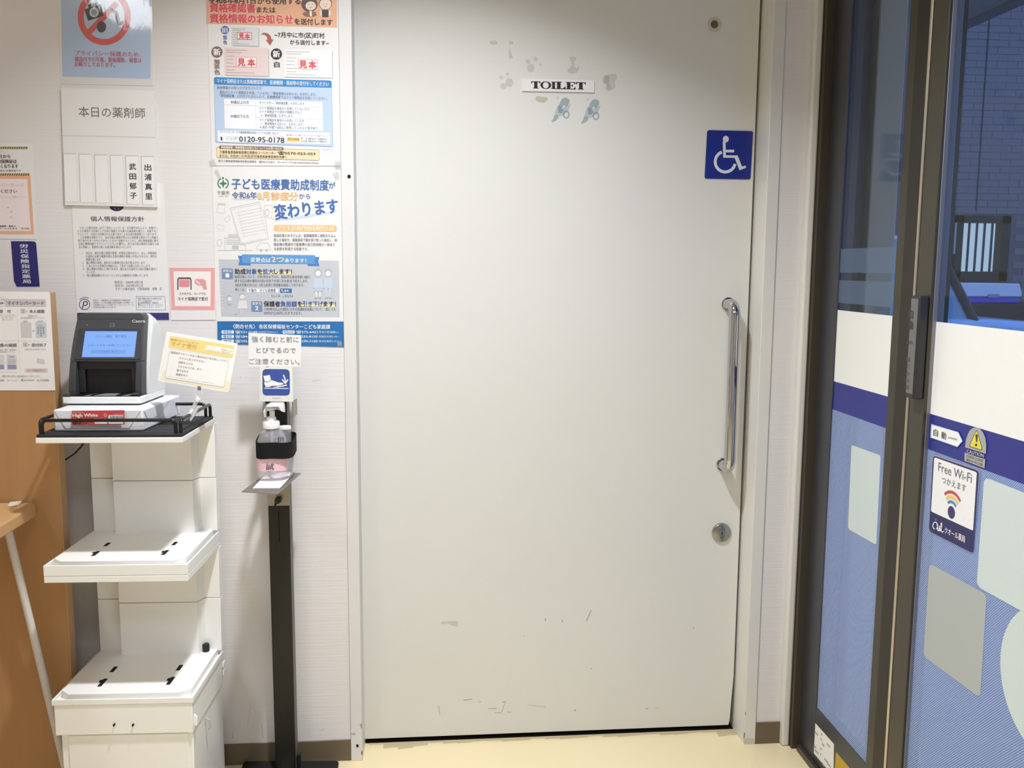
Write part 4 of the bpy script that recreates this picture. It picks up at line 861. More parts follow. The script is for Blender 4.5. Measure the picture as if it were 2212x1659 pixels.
Q.t('厚生労働省', -50, 66, 1392, 30, GL, .015).t('デジタル庁', 150, 268, 1392, 26, (190, 186, 188), .01).t('国民健康保険', 358, 510, 1390, 22, GL, .01).t('社会保険', 598, 732, 1390, 30, GL, .015)
Q.done()
dk = empty('desk', (-1.2, -.5, 0)); tag(dk, 'corner of a light wooden desk on a slanted white leg at the left edge', 'desk')
zt_ = .752
c1 = at_z(73, 1092, zt_); xr = c1[0]; ybk = YP-.012
top = [V(-1.75, ybk, zt_)]+arc((xr-.03, ybk-.03, zt_), .03, 90, 0, 6, (1, 0, 0), (0, 1, 0))+[V(xr, -1.0, zt_), V(-1.75, -1.0, zt_)]
MB().prism(top, (0, 0, -.028)).build('desk_top', mat('beech_desk_top', (198, 156, 108), .4, vary=.06, scale=5), dk, bevel=.003)
la = at_y(19, 1150, -.19); lb_ = at_y(111, 1520, -.165); dv = (lb_-la)/(lb_[2]-la[2])
l0 = la+dv*(zt_-.027-la[2]); l1 = la+dv*(.04-la[2]); l1[1] = -.162
MB().tube([l0, l1], .0088, 16).build('leg', mat('white_tube_leg', (214, 210, 206), .4), dk, smooth=True)
l2 = V(-1.6, l0[1], l0[2]); MB().tube([l2, V(-1.68, l1[1], .0)], .0088, 16).build('leg', MATS['white_tube_leg'], dk, smooth=True)
tp = [at_z(x, y, zt_+.0006) for x, y in ((22, 1084), (48, 1082), (40, 1092), (16, 1093))]
MB().poly(tp).build('tape_patch', mat('pale_tape_patch', (226, 214, 200), .5), dk)
# ================================================================ white three-tier tower
FL, FR_ = V(-.8465, -.2935, 0), V(-.5365, -.3035, 0)
Uv = (FR_-FL); TW = float(np.linalg.norm(Uv)); Uv /= TW; Vv = V(-Uv[1], Uv[0], 0)
Vv = Vv+V(.012, 0, 0); Vv /= np.linalg.norm(Vv)
def T(u, v, z): return FL+Uv*u+Vv*v+V(0, 0, z)
TD = .255
tw = empty('storage_tower', tuple(T(TW/2, TD/2, 0))); tag(tw, 'white slim three-tier storage tower carrying the card reader', 'storage tower')
def pr(pts, z0, z1): return MB().prism([T(u, v, z0) for u, v in pts], (0, 0, z1-z0))
full = [(0, 0), (TW, 0), (TW, TD), (0, TD)]
# top tray
t1 = pr(full, .917, .9293).build('top_tray', WSTEEL, tw, bevel=.0015)
pr([(.002, .001), (TW-.001, .001), (TW-.001, TD-.01), (.002, TD-.01)], .9293, .936).build('rubber_mat', BLACKR, t1, bevel=.0012)
def rail(p, q, z0, z1, r=.0036, cr=.011):
    d = (q-p)/np.linalg.norm(q-p); up = V(0, 0, 1); a = p+V(0, 0, z0); h = z1-z0
    pts = [a, a+up*(h-cr)]+[a+up*(h-cr)+d*cr*(1-math.cos(t))+up*cr*math.sin(t) for t in np.linspace(.2, math.pi/2, 6)]
    b_ = q+V(0, 0, z0); pts += [b_+up*(h-cr)-d*cr*(1-math.cos(t))+up*cr*math.sin(t) for t in np.linspace(math.pi/2, .2, 6)]+[b_+up*(h-cr), b_]
    return pts
t0 = lambda u, v: T(u, v, 0)
for a, b_ in (((.012, .008), (TW-.016, .008)), ((.006, .014), (.006, TD-.02)), ((TW-.006, .012), (TW-.006, TD-.018)), ((.02, TD-.014), (TW-.018, TD-.014))):
    MB().tube(rail(t0(*a), t0(*b_), .9362, .966), .0038, 10).build('guard_rail', BLACKM, t1, smooth=True)
# middle tray
m1 = pr(full, .606, .6205).build('middle_tray', WSTEEL, tw, bevel=.0012)
def lipped(z0, z1, parent, name, wall=.0035):
    b = MB()
    for q in ([(0, 0), (TW, 0), (TW, wall), (0, wall)], [(0, wall), (wall, wall), (wall, TD), (0, TD)], [(TW-wall, wall), (TW, wall), (TW, TD), (TW-wall, TD)]):
        b.prism([T(u, v, z0) for u, v in q], (0, 0, z1-z0))
    b.prism([T(u, v, z0) for u, v in ((wall, wall), (TW-wall, wall), (TW-wall, TD), (wall, TD))], (0, 0, (z1-z0)*.45))
    return b.build(name, WSTEEL, parent, bevel=.0008)
lipped(.6212, .645, m1, 'tray_rim')
def lid(z0, z1, parent, mats=WSTEEL):
    i = .011; c = .022
    return pr([(i+c, i), (TW-i-c, i), (TW-i, i+c*.8), (TW-i, TD-.004), (i, TD-.004), (i, i+c*.8)], z0, z1).build('tray_lid', mats, parent, bevel=.0015)
ml_ = lid(.632, .6525, m1)
def slot(px, py, z, parent, L=.030, w=.0085, notch=False):
    p = at_z(px, py, z); k = V(p[0], p[1], 0)-FL; u = float(k@Uv); v = float(k@Vv)
    b = pr([(u-w/2, v-L/2), (u+w/2, v-L/2), (u+w/2, v+L/2), (u-w/2, v+L/2)], z-.004, z+.0004)
    if notch: b.prism([T(a, c, z-.004) for a, c in ((u-w*1.1, v+L*.02), (u-w/2, v+L*.02), (u-w/2, v+L*.36), (u-w*1.1, v+L*.36))], (0, 0, .0044))
    return b.build('slot', DARK, parent)
for px, py, n_ in ((229.5, 1176.5, 0), (375, 1175, 0), (205.5, 1196, 1), (355, 1194.5, 1)): slot(px, py, .6525, ml_, .026 if not n_ else .034, .0085, n_)
# backs: plate plus proud middle column, two modules per tier
def back(z0, z1, name='back_panel'):
    b = MB()
    b.prism([T(u, v, z0) for u, v in ((.012, TD-.012), (TW, TD-.012), (TW, TD+.012), (.012, TD+.012))], (0, 0, z1-z0))
    b.prism([T(u, v, z0) for u, v in ((.074, TD-.04), (.262, TD-.04), (.272, TD-.012), (.074, TD-.012))], (0, 0, z1-z0))
    return b.build(name, WSTEEL, tw, bevel=.0012)
zs1 = at_y(300, 1037, -.075)[2]; zs2 = at_y(300, 1300, -.075)[2]
back(.650, zs1-.0006); back(zs1+.0006, .9168); back(.340, zs2-.0006); back(zs2+.0006, .6058)
# bottom bin
bn = lipped(.322, .335, tw, 'bin_rim')
ll = lid(.326, .3440, tw)
for px, py, n_ in ((243.7, 1446.5, 0), (385.5, 1443.5, 0), (220.3, 1475, 1), (366.8, 1472, 1)): slot(px, py, .3440, ll, .030 if not n_ else .040, .009, n_)
k = T(TW-.036, TD-.023, .3442)
MB().tube([k, k+V(0, 0, .017), k+V(0, 0, .019)], [.0085, .0085, .0075], 16).build('rubber_stop', mat('black_rubber_stop', (34, 34, 36), .6), tw, smooth=True)
zl = at_y(260, 1588, -.30)[2]
col = pr([(.004, .002), (TW-.003, .002), (TW-.003, TD), (.004, TD)], zl, .3215).build('bin_collar', WSTEEL, tw, bevel=.0015)
for px in (246.3, 287.3):
    p = at_y(px, 1566, -.3); MB().box(p[0]-.0016, p[0]+.0016, -.3035, -.29, p[2]-.0018, p[2]+.0018).build('screw_hole', DARK, col)
MB().prism([T(TW-.004, .012, .262), T(TW+.004, .012, .262), T(TW+.004, .012, .282), T(TW-.004, .012, .29)], tuple(Vv*.006)).build('latch', WSTEEL, col, bevel=.001)
ML = .013
pr([(ML, .010), (TW-.006, .010), (TW-.006, TD), (ML, TD)], .0, zl+.001).build('bin_body', WSTEEL, tw, bevel=.002)
pr([(ML+.016, .0075), (TW-.016, .0075), (TW-.016, .0105), (ML+.016, .0105)], .02, zl-.004).build('bin_front', WSTEEL, tw, bevel=.001)
p = at_y(452, 1610, -.22)
MB().tube([T(TW-.004, .10, .235), T(TW+.006, .10, .230), T(TW+.006, .10, .212), T(TW+.001, .10, .206)], .0026, 8).build('clear_hook', SMOKE, tw, smooth=True)
for hz_ in (.296, .275):
    MB().prism([T(TW-.001, TD-.012, hz_), T(TW+.0035, TD-.012, hz_), T(TW+.0035, TD+.004, hz_), T(TW-.001, TD+.004, hz_)], (0, 0, .012)).build('hinge', WSTEEL, tw, bevel=.001)
p = at_y(405, 1642, -.29); MB().box(p[0]-.003, p[0]+.002, p[1]-.0035, p[1]+.004, p[2]-.004, p[2]+.004).build('clip', STEEL, tw)
# thin black cable from behind the top tray towards the board
ca = at_y(176, 964, -.03); cb = at_y(137, 996, -.06)
cable = MB().tube([V(-.79, -.012, .99), V(-.80, -.016, .95), ca, (ca*.6+cb*.4)+V(0, 0, -.004), cb, cb+V(-.03, 0, -.03), cb+V(-.06, 0, -.09)], .0022, 8).build('power_cable', BLACKM, smooth=True)
tag(cable, 'thin black cable running from behind the top tray to the tan board', 'cable')
# ================================================================ ream of paper
RF, RR = V(-.8225, -.2545, 0), V(-.6305, -.2605, 0); RU = RR-RF; RW = float(np.linalg.norm(RU)); RU /= RW
RB_ = V(-.611, -.030, 0)-RR; RD_ = float(np.linalg.norm(RB_)); RB_ /= RD_
def TR(u, v, z): return RF+RU*u+RB_*v+V(0, 0, z)
rm = empty('paper_ream', tuple(TR(RW/2, RD_/2, .9362))); tag(rm, 'white wrapped ream of copy paper with red label under the card reader', 'paper ream')
z0r, z1r = .9363, .984
MB().prism([TR(0, 0, z0r), TR(RW, 0, z0r), TR(RW, RD_, z0r), TR(0, RD_, z0r)], (0, 0, z1r-z0r)).build('wrapped_block', mat('glossy_white_wrapper', (236, 236, 240), .3, vary=.02, bump=.3, bscale=(18, 18, 40), bdist=.004), rm, bevel=.004, seg=3)
FO = mat('wrapper_fold', (232, 232, 236), .35, vary=.02)
MB().prism([TR(.004, -.0012, z1r-.002), TR(RW-.004, -.0012, z1r-.002), TR(RW-.030, -.0016, z0r+.0075), TR(.026, -.0016, z0r+.0075)], tuple(RB_*.0012)).build('end_flap', FO, rm)
MB().prism([TR(RW+.0012, .004, z1r-.003), TR(RW+.0012, .16, z1r-.002), TR(RW+.0012, .10, z1r-.024), TR(RW+.0012, .03, z1r-.03)], tuple(-RU*.001)).build('side_flap', FO, rm)
class RPlane:
    axis = 'r'
    def pt(s, px, py, off=0):
        d = ray(px, py); n = V(-RB_[0], -RB_[1], 0); p0 = TR(0, -.0018, 0)+n*off; return CAM+d*(((p0-CAM)@n)/(d@n))
    @property
    def n(s): return np.array([-RB_[0], -RB_[1], 0])
rp = OnPlane((60, 840, .18987), rm, RPlane(), .0001)
RED = (206, 66, 66)
rp.poly([(500, 248), (1100, 242), (1103, 405), (500, 412)], RED, 1, 'red_label')
rp.t('PPC Paper', 512, 636, 272, 22, (244, 200, 196), .01, 270).t('High White', 512, 796, 308, 46, (250, 244, 244), .035, 304).t('Made in China', 985, 1092, 290, 16, (240, 190, 190), .01, 288)
rp.t('B5', 515, 600, 372, 52, (40, 30, 34), .03, layer=3)
for k in range(2): rp.line([(610, 372+k*16), (680, 372+k*16)], 6, (120, 40, 44), 2, 'lettering')
rp.quad(762, 336, 904, 398, (246, 244, 244), 2, 'red_label').ring((790, 362), 14, 16, 5, (60, 60, 64), 3).line([(838, 352), (890, 351)], 5, (170, 166, 166), 3)
rp.quad(918, 300, 1086, 398, (246, 244, 244), 2, 'red_label')
bx_ = 936
for k in range(24):
    w = [3, 5, 2, 4, 3, 6, 2][k % 7]; rp.quad(bx_, 308, bx_+w, 378, (54, 52, 58), 3, 'barcode'); bx_ += 6.3
rp.ring((882, 300), 18, 20, 5, (240, 190, 188), 3).line([(870, 292), (895, 288)], 4, (240, 190, 188), 3).line([(870, 308), (895, 304)], 4, (240, 190, 188), 3)
rp.done()
# ================================================================ card reader
CA, CB = V(-.8235, -.186, 0), V(-.6515, -.193, 0); CU = CB-CA; CW = float(np.linalg.norm(CU)); CU /= CW; CV = V(-CU[1]+.03, CU[0], 0); CV /= np.linalg.norm(CV)
def TC(u, v, z): return CA+CU*u+CV*v+V(0, 0, z)
Z0 = .9845
rd_ = empty('card_reader', tuple(TC(CW/2, .07, Z0))); tag(rd_, 'charcoal and white face-scan card reader with lit blue screen on the paper ream', 'card reader')
# curved outline of the charcoal front, seen from the side: (v, z)
def fv(t): return .012+.055*t**1.7
NZ = 12; ZB, ZT = Z0+.019, 1.188
def zz(t): return ZB+(ZT-ZB)*t
BD = .150
def edge_in(t): return 0.0045+.0075*max(0, t)**2       # sides draw in towards the top
b = MB()
prof = [TC(0, 0, 0)]
# white shell: base slab + body loft
base = MB().prism([TC(-.002, -.006, Z0+.003), TC(CW-.004, -.006, Z0+.003), TC(CW+.0005, .004, Z0+.003), TC(CW+.0005, BD-.004, Z0+.003), TC(-.002, BD-.004, Z0+.003)], (0, 0, .0165))
base.build('base', WPLAST, rd_, bevel=.003, seg=3)
MB().prism([TC(.006, .004, Z0), TC(CW-.006, .004, Z0), TC(CW-.006, BD-.004, Z0), TC(.006, BD-.004, Z0)], (0, 0, .006)).build('foot', CHARCD, rd_)
def loft(u0f, u1f, v0f, v1f, name, m, parent, n=NZ, bevel=.003, cap=True):
    vs = []; fs = []
    for i in range(n+1):
        t = i/n
        vs += [TC(u0f(t), v0f(t), zz(t)), TC(u1f(t), v0f(t), zz(t)), TC(u1f(t), v1f(t), zz(t)), TC(u0f(t), v1f(t), zz(t))]
    for i in range(n):
        for k_ in range(4): a = i*4+k_; c = i*4+(k_+1) % 4; fs.append((a, c, c+4, a+4))
    fs += [(3, 2, 1, 0), (n*4, n*4+1, n*4+2, n*4+3)]
    return MB().add(vs, fs).build(name, m, parent, bevel=bevel, smooth=False)
rear = lambda t: BD-.004-.052*max(0, (t-.55)/.45)**2
# hollow front: frame strips left, right, top (screen field) around the scan bay
bayh = .415
def piece(t0, t1, u0, u1, name, m, parent, n=8, dv=0.0, thick=.03, bevel=.0015):
    vs = []; fs = []
    for i in range(n+1):
        t = t0+(t1-t0)*i/n
        a = u0(t) if callable(u0) else u0; c = u1(t) if callable(u1) else u1
        vs += [TC(a, fv(t)+dv, zz(t)), TC(c, fv(t)+dv, zz(t)), TC(c, fv(t)+dv+thick, zz(t)), TC(a, fv(t)+dv+thick, zz(t))]
    for i in range(n):
        for k_ in range(4): a = i*4+k_; c = i*4+(k_+1) % 4; fs.append((a, c, c+4, a+4))
    fs += [(3, 2, 1, 0), (n*4, n*4+1, n*4+2, n*4+3)]
    return MB().add(vs, fs).build(name, m, parent, bevel=bevel)
loft(lambda t: edge_in(t)+.0015, lambda t: CW+.0005-.013*max(0, (t-.8)/.2)**3, lambda t: fv(t)+.029, rear, 'white_shell', WPLAST, rd_)
piece(0, bayh, lambda t: edge_in(t), .0195, 'front_frame', CHARC, rd_)
piece(0, bayh, CW-.0195, lambda t: CW-edge_in(t), 'front_frame', CHARC, rd_)
upper = piece(bayh, .93, lambda t: edge_in(t), lambda t: CW-edge_in(t), 'front_panel', CHARC, rd_, n=12)
# rounded crown
vs = []
N8 = 8; crown = []
for i in range(N8+1):
    t = .93+.07*math.sin(math.pi/2*i/N8); ins = edge_in(.93)+.014*(1-math.cos(math.pi/2*i/N8)); crown.append((t, ins))
vs = []; fs = []
for t, ins in crown:
    vs += [TC(ins, fv(t), zz(t)), TC(CW-ins, fv(t), zz(t)), TC(CW-ins, fv(t)+.03, zz(t)), TC(ins, fv(t)+.03, zz(t))]
for i in range(N8):
    for k_ in range(4): a = i*4+k_; c = i*4+(k_+1) % 4; fs.append((a, c, c+4, a+4))
fs += [(3, 2, 1, 0), (N8*4, N8*4+1, N8*4+2, N8*4+3)]
MB().add(vs, fs).build('front_crown', CHARC, rd_, bevel=.001)
# bay: inner frame arch, dark back, card bed
arch = MB()
for q in ([(.0195, .004), (.034, .004), (.034, .062), (.0195, .068)], [(CW-.034, .004), (CW-.0195, .004), (CW-.0195, .068), (CW-.034, .062)], [(.0195, .068), (.034, .058), (CW-.034, .058), (CW-.0195, .068), (CW-.0195, .084), (.0195, .084)]):
    arch.prism([TC(u, .033, ZB+h_) for u, h_ in q], tuple(CV*.004))
arch.build('bay_frame', mat('shaded_bay_plastic', (40, 41, 43), .45), rd_, bevel=.001)  # colour darkened for the shade inside the recess
MB().prism([TC(.0195, .0405, ZB), TC(CW-.0195, .0405, ZB), TC(CW-.0195, .0405, ZB+.084), TC(.0195, .0405, ZB+.084)], tuple(CV*.0005)).build('bay_back', CHARCD, rd_)
bed = MB().prism([TC(.001, -.004, Z0+.017), TC(CW-.004, -.004, Z0+.017), TC(CW-.001, .040, Z0+.017), TC(.001, .040, Z0+.017)], (0, 0, .0035)).build('card_bed', CHARCD, rd_, bevel=.001)
for u0, u1, m in ((.064, .112, mat('grey_bed_plate', (176, 176, 180), .3, .3)), (.045, .056, mat('grey_bed_plate', (176, 176, 180), .3, .3)), (.128, .142, mat('grey_bed_plate', (176, 176, 180), .3, .3))):
    MB().prism([TC(u0, .0, Z0+.0206), TC(u1, .0, Z0+.0206), TC(u1-.002, .036, Z0+.0206), TC(u0+.012, .036, Z0+.0206)], (0, 0, .0006)).build('bed_plate', m, bed)
MB().tube([TC(.0, -.003, Z0+.0235), TC(.016, -.003, Z0+.0235)], .0042, 10).build('card_guide', CHARC, bed, smooth=True)
MB().tube([TC(CW-.022, .004, Z0+.0235), TC(CW-.008, .004, Z0+.0235)], .0036, 10).build('card_guide', CHARC, bed, smooth=True)
# screen recess and screen follow the curved face
RDV = RPlane()
class CPlane:
    """tangent plane of the charcoal front through two heights"""
    axis = 'c'
    def __init__(s, ta, tb, dv=0.0):
        s.p = TC(0, fv(ta)+dv, zz(ta)); q = TC(0, fv(tb)+dv, zz(tb)); w = q-s.p; s._n = np.cross(CU, w); s._n /= np.linalg.norm(s._n)
        if s._n[1] > 0: s._n = -s._n
    def pt(s, px, py, off=0):
        d = ray(px, py); p0 = s.p+s._n*off; return CAM+d*(((p0-CAM)@s._n)/(d@s._n))
    @property
    def n(s): return s._n
cp_ = CPlane(.5, .84)
g = OnPlane((140, 670, .13261), upper, cp_, .0012)
# recess surround
MATS['screen_bezel'] = mat('screen_bezel', (46, 46, 49), .35); 
g.rrect([(225, 300), (1240, 300), (1225, 800), (150, 800)], 40, 'screen_bezel', 1, 'screen_bezel')
mat('lit_screen', (128, 176, 250), .3, emit=.93, vary=.03, scale=40); mat('screen_blue_edge', (40, 44, 150), .3, emit=.5); mat('screen_button', (118, 164, 240), .3, emit=.85)
g.poly([(328, 330), (1186, 334), (1136, 772), (268, 770)], 'screen_blue_edge', 2, 'screen')
g.poly([(334, 342), (1180, 346), (1130, 764), (276, 765)], 'lit_screen', 3, 'screen').poly([(432, 645), (1000, 645), (990, 708), (424, 708)], 'screen_button', 4, 'screen')
ST = (84, 104, 150)
g.t('クオール薬局　東千葉店', 494, 1004, 428, 42, ST, .008, layer=5).t('スタートボタンを押してください', 376, 1080, 572, 40, ST, .01, layer=5).t('スタート', 622, 800, 678, 36, ST, .01, layer=6)
g.done()
cp2 = CPlane(.86, .95); g = OnPlane((140, 670, .13261), upper, cp2, .0006)
g.t('Caora', 1094, 1310, 178, 46, (196, 196, 198), .02, layer=1)
g.rrect([(735, 206), (818, 208), (812, 280), (728, 278)], 8, (84, 86, 90), 1, 'camera_window').ell((765, 240), 22, 20, (58, 60, 66), 2, 'camera_window').ell((362, 243), 7, 6, (200, 200, 202), 1, 'indicator')
g.done()
# ================================================================ tilted yellow card on a clear clip
YK = -.215
pk = empty('clip_stand', tuple(at_y(404, 906, YK))); tag(pk, 'clear plastic clip gripping the tray rail and holding the yellow card', 'clip')
pc = Sheet('sign_card', Plane('y', YK), (340, 700, .13264), [(150, 124), (1308, 317), (1165, 1085), (1140, 1108), (1110, 1104), (30, 930), (5, 905), (8, 880)], CARDW,
           'tilted white and yellow card with short instructions held up by the clear clip', 'card', thick=.0012)
YL1 = (252, 226, 140)
pc.poly([(206, 194), (1256, 354), (1224, 552), (180, 376)], YL1, 1)
pc.t('マイナ受付', 226, 642, 308, 84, (232, 190, 120), .015, 374, 3).t('顔認証付きカードリーダーで', 218, 662, 248, 22, (150, 130, 90), .012, 316, 3)
pc.rrect([(796, 340), (1236, 406), (1222, 498), (775, 428)], 20, (254, 250, 240), 2)
pc.t('利用登録のない方も', 1040, 1220, 408, 20, (190, 176, 140), .01, 440, 4).t('このカードリーダーで受付できる！', 818, 1180, 412, 24, (190, 176, 140), .01, 468, 4)
pc.poly([(60, 900), (95, 760), (1200, 935), (1150, 1075)], (254, 244, 212), 1)
pc.rrect([(205, 404), (1176, 562), (1086, 1034), (118, 880)], 40, (206, 194, 168), 2).rrect([(209, 409), (1171, 566), (1082, 1029), (123, 876)], 38, (254, 252, 250), 3)
YG = (150, 136, 118)
for s, x0, x1, y, y2 in (('顔認証がうまくいかない場合は以下をお試しください', 218, 1150, 456, 604), ('カメラに近づきすぎない', 356, 782, 548, 614), ('前髪を上げる', 344, 574, 617, 652), ('マスクを下げる、外す', 334, 720, 686, 740), ('帽子を外す', 314, 508, 750, 778), ('眼鏡を外す', 304, 496, 816, 842)): pc.t(s, x0, x1, y, 36, YG, .012, y2, 5)
pc.t('※うまくいかない場合は、お近くのスタッフにお声がけください', 172, 940, 852, 16, (206, 196, 180), .008, 970, 5)
pc.done()
kp = lambda u, v, y=YK: at_y(340+u*.13264, 700+v*.13264, y)
MB().prism([kp(652, 1012, YK-.003), kp(706, 1016, YK-.003), kp(704, 1082, YK-.003), kp(650, 1078, YK-.003)], (0, .006, 0)).build('jaw', mat('grey_clip_jaw', (128, 126, 124), .4, .2), pk, bevel=.001)
CLR = mat('clear_acrylic', (236, 238, 240), .12, alpha=.5, spec=.8)
MB().tube([kp(640, 1080), kp(618, 1130), kp(632, 1180), kp(660, 1200), kp(700, 1175), kp(722, 1120), kp(706, 1080)], .0022, 8).build('clip_arm', CLR, pk, smooth=True)
MB().prism([kp(622, 1200, YK-.005), kp(696, 1212, YK-.005), kp(672, 1285, YK-.005), kp(604, 1270, YK-.005)], (0, .009, 0)).build('swivel_joint', mat('milky_joint', (246, 246, 246), .35, alpha=.92), pk, bevel=.002)
MB().tube([kp(630, 1275), kp(600, 1350), kp(575, 1390)], [.0045, .0055, .004], 10).build('clip_arm', CLR, pk, smooth=True)
ra = kp(575, 1390); 
MB().tube([ra, kp(530, 1470, YK-.01), kp(440, 1560, YK-.028)], [.0045, .0055, .0035], 10).build('clip_jaw', CLR, pk, smooth=True)
MB().tube([kp(665, 1350), kp(600, 1450), kp(530, 1570, YK-.012)], [.003, .0045, .003], 10).build('clip_jaw', CLR, pk, smooth=True)
# ================================================================ pedal sanitiser stand
st_ = empty('sanitiser_stand', (-.38, -.12, 0)); tag(st_, 'black pole pedal stand for hand sanitiser between the tower and the door', 'stand')
bl = at_z(527, 1644, .010); br_ = at_z(732, 1642.5, .010)
MB().prism([V(bl[0], bl[1], 0), V(br_[0]-.006, br_[1], 0), V(br_[0], br_[1]-.006, 0), V(br_[0]-.0, br_[1]-.36, 0), V(bl[0], br_[1]-.36, 0)][::-1], (0, 0, .010)).build('base_plate', mat('black_base_plate', (26, 26, 25), .6, vary=.1), st_, bevel=.002)
yp0 = -.066; pa = at_y(582, 1200, yp0); pb_ = at_y(627, 1200, yp0); ptop_ = at_y(600, 868, yp0)[2]
MB().box(pa[0], pb_[0], yp0, yp0+.045, .010, ptop_+.03).build('pole', BLACKP, st_, bevel=.002)
MB().box((pa[0]+pb_[0])/2-.0012, (pa[0]+pb_[0])/2+.0012, yp0-.0006, yp0+.001, .62, .70).build('pole_slot', DARK, st_)
MB().box(pb_[0]-.0002, pb_[0]+.0008, yp0+.004, yp0+.041, .012, ptop_).build('pole_lit_side', mat('lit_side_grey', (108, 104, 96), .5), st_)  # light on the black pole's side face, painted as a grey strip
# foot bracket, pedal tip
fb = at_y(641, 1640, yp0)
MB().prism([V(fb[0]-.012, yp0+.01, .010), V(fb[0]+.006, yp0+.01, .010), V(fb[0]+.009, yp0+.01, .052), V(fb[0]+.001, yp0+.01, .052)], (0, .012, 0)).build('foot_bracket', BLACKP, st_, bevel=.001)
MB().box(pa[0]+.012, pb_[0]-.012, yp0-.05, yp0-.0005, .012, .02).build('pedal_arm', STEEL, st_, bevel=.002)
MB().box(pa[0]-.01, pb_[0]+.01, yp0-.26, yp0-.05, .014, .024).build('pedal', BLACKP, st_, bevel=.004)
# steel tray
zp = .797
q = [at_z(522, 1061.5, zp), at_z(600, 1066, zp), at_z(651, 1021.5, zp)]; q.append(q[0]+(q[2]-q[1])*.93)
MB().prism([V(*p_) for p_ in q], (0, 0, -.002)).build('tray_plate', STEEL, st_, bevel=.0006)
p0 = at_y(579, 1068, yp0-.003); p1 = at_y(626, 1092, yp0-.003)
MB().box(p0[0], p1[0], yp0-.004, yp0-.0005, p1[2], zp-.0025).build('tray_bracket', mat('warm_steel', (168, 162, 148), .4, .6), st_, bevel=.001)
kn = at_y(601, 1080, yp0-.012)
kb = MB().tube([V(kn[0], yp0-.024, kn[2]), V(kn[0], yp0-.010, kn[2]), V(kn[0], yp0-.004, kn[2])], [.0075, .009, .004], 8).build('clamp_knob', BLACKP, st_, bevel=.001)
MB().tube([V(kn[0]-.003, yp0-.018, kn[2]), V(kn[0]-.008, yp0-.02, kn[2]-.018)], .003, 8).build('knob_lever', BLACKP, kb, smooth=True)
# head: steel channel, white pictogram plate, press arm
ysn = -.098
def hp(u, v, y=ysn): return at_y(550+u*.07232, 780+v*.07233, y)
chn = MB()
s0, s1 = hp(265, 1190), hp(1150, 1190); zc0 = hp(600, 1750)[2]; zc1 = hp(600, 205)[2]
chn.box(s0[0]+.003, s0[0]+.005, ysn+.003, yp0+.03, zc0, zc1)
chn.box(s1[0]-.003, s1[0]-.001, ysn+.003, yp0+.0, hp(600, 1680)[2], hp(600, 1210)[2])
chn.build('head_bracket', STEEL, st_, bevel=.0005)
gs = hp(1230, 1180, yp0-.0); 
MB().prism([V(s1[0]-.001, ysn+.004, hp(600, 1215)[2]), V(s1[0]-.001, ysn+.004, hp(600, 1690)[2]), V(s1[0]+.003, yp0+.012, hp(600, 1690)[2]), V(s1[0]+.003, yp0+.012, hp(1230, 1200)[2])], (-.002, 0, 0)).build('side_wing', mat('warm_steel', (168, 162, 148), .4, .6), st_)
pp = Plane('y', ysn)
sg = Sheet('pictogram_plate', pp, (550, 780, .07232), [(165, 190), (1130, 190), (1152, 1215), (150, 1205)], mat('ivory_plate', (240, 238, 228), .4, vary=.01), None, None, thick=.003, parent=st_)
BP = (52, 76, 158); IV = (250, 249, 246)
sg.rrect([(232, 236), (1046, 244), (1056, 1030), (236, 1028)], 130, BP, 1, 'pictogram')
sg.poly([(262, 444), (452, 412), (488, 552), (440, 600), (370, 618), (298, 606)], IV, 2, 'pictogram').poly([(290, 622), (380, 634), (450, 606), (500, 566), (720, 640), (810, 640), (868, 676), (840, 700), (700, 738), (500, 740), (470, 770), (330, 782), (318, 740), (290, 680)], IV, 2, 'pictogram')
sg.poly([(520, 786), (960, 702), (972, 732), (700, 790)], IV, 2, 'pictogram').line([(292, 812), (1002, 818)], 26, (226, 232, 250), 2, 'pictogram')
sg.line([(862, 418), (905, 520), (918, 650)], 36, IV, 2, 'pictogram').line([(826, 552), (918, 668), (990, 556)], 36, IV, 2, 'pictogram')
sg.t('SANHAJUN', 528, 765, 1112, 34, (130, 128, 120), .01, layer=1)
sg.done()
nt_ = Sheet('caution_note', Plane('y', ysn+.0045), (480, 700, .25316), [(224, 73), (674, 96), (672, 364), (224, 362)], PAPER,
            'plain white note with three handprinted-style lines taped atop the sanitiser stand', 'note', thick=.0005)
NG = (112, 110, 112)
nt_.t('強く踏むと前に', 252, 654, 128, 50, NG, .0, 133).t('とびでるので', 290, 628, 222, 50, NG, 0, 226).t('ご注意ください。', 228, 660, 318, 50, NG, 0, 322)
nt_.done()
# press arm: clear grey cap above the pump
pcx = hp(620, 1400, -.150)
MB().prism([hp(345, 1330, -.180), hp(480, 1240, -.165), hp(850, 1240, -.165), hp(885, 1290, -.165), hp(905, 1540, -.165), hp(780, 1500, -.170), hp(700, 1370, -.178), hp(350, 1385, -.182), hp(290, 1490, -.180)], (0, .010, 0)).build('press_cap', SMOKE, st_, bevel=.001)
MB().box(pa[0]+.012, pa[0]+.03, -.125, yp0, hp(600, 1300)[2]-.004, hp(600, 1300)[2]+.004).build('press_arm', STEEL, st_, bevel=.001)
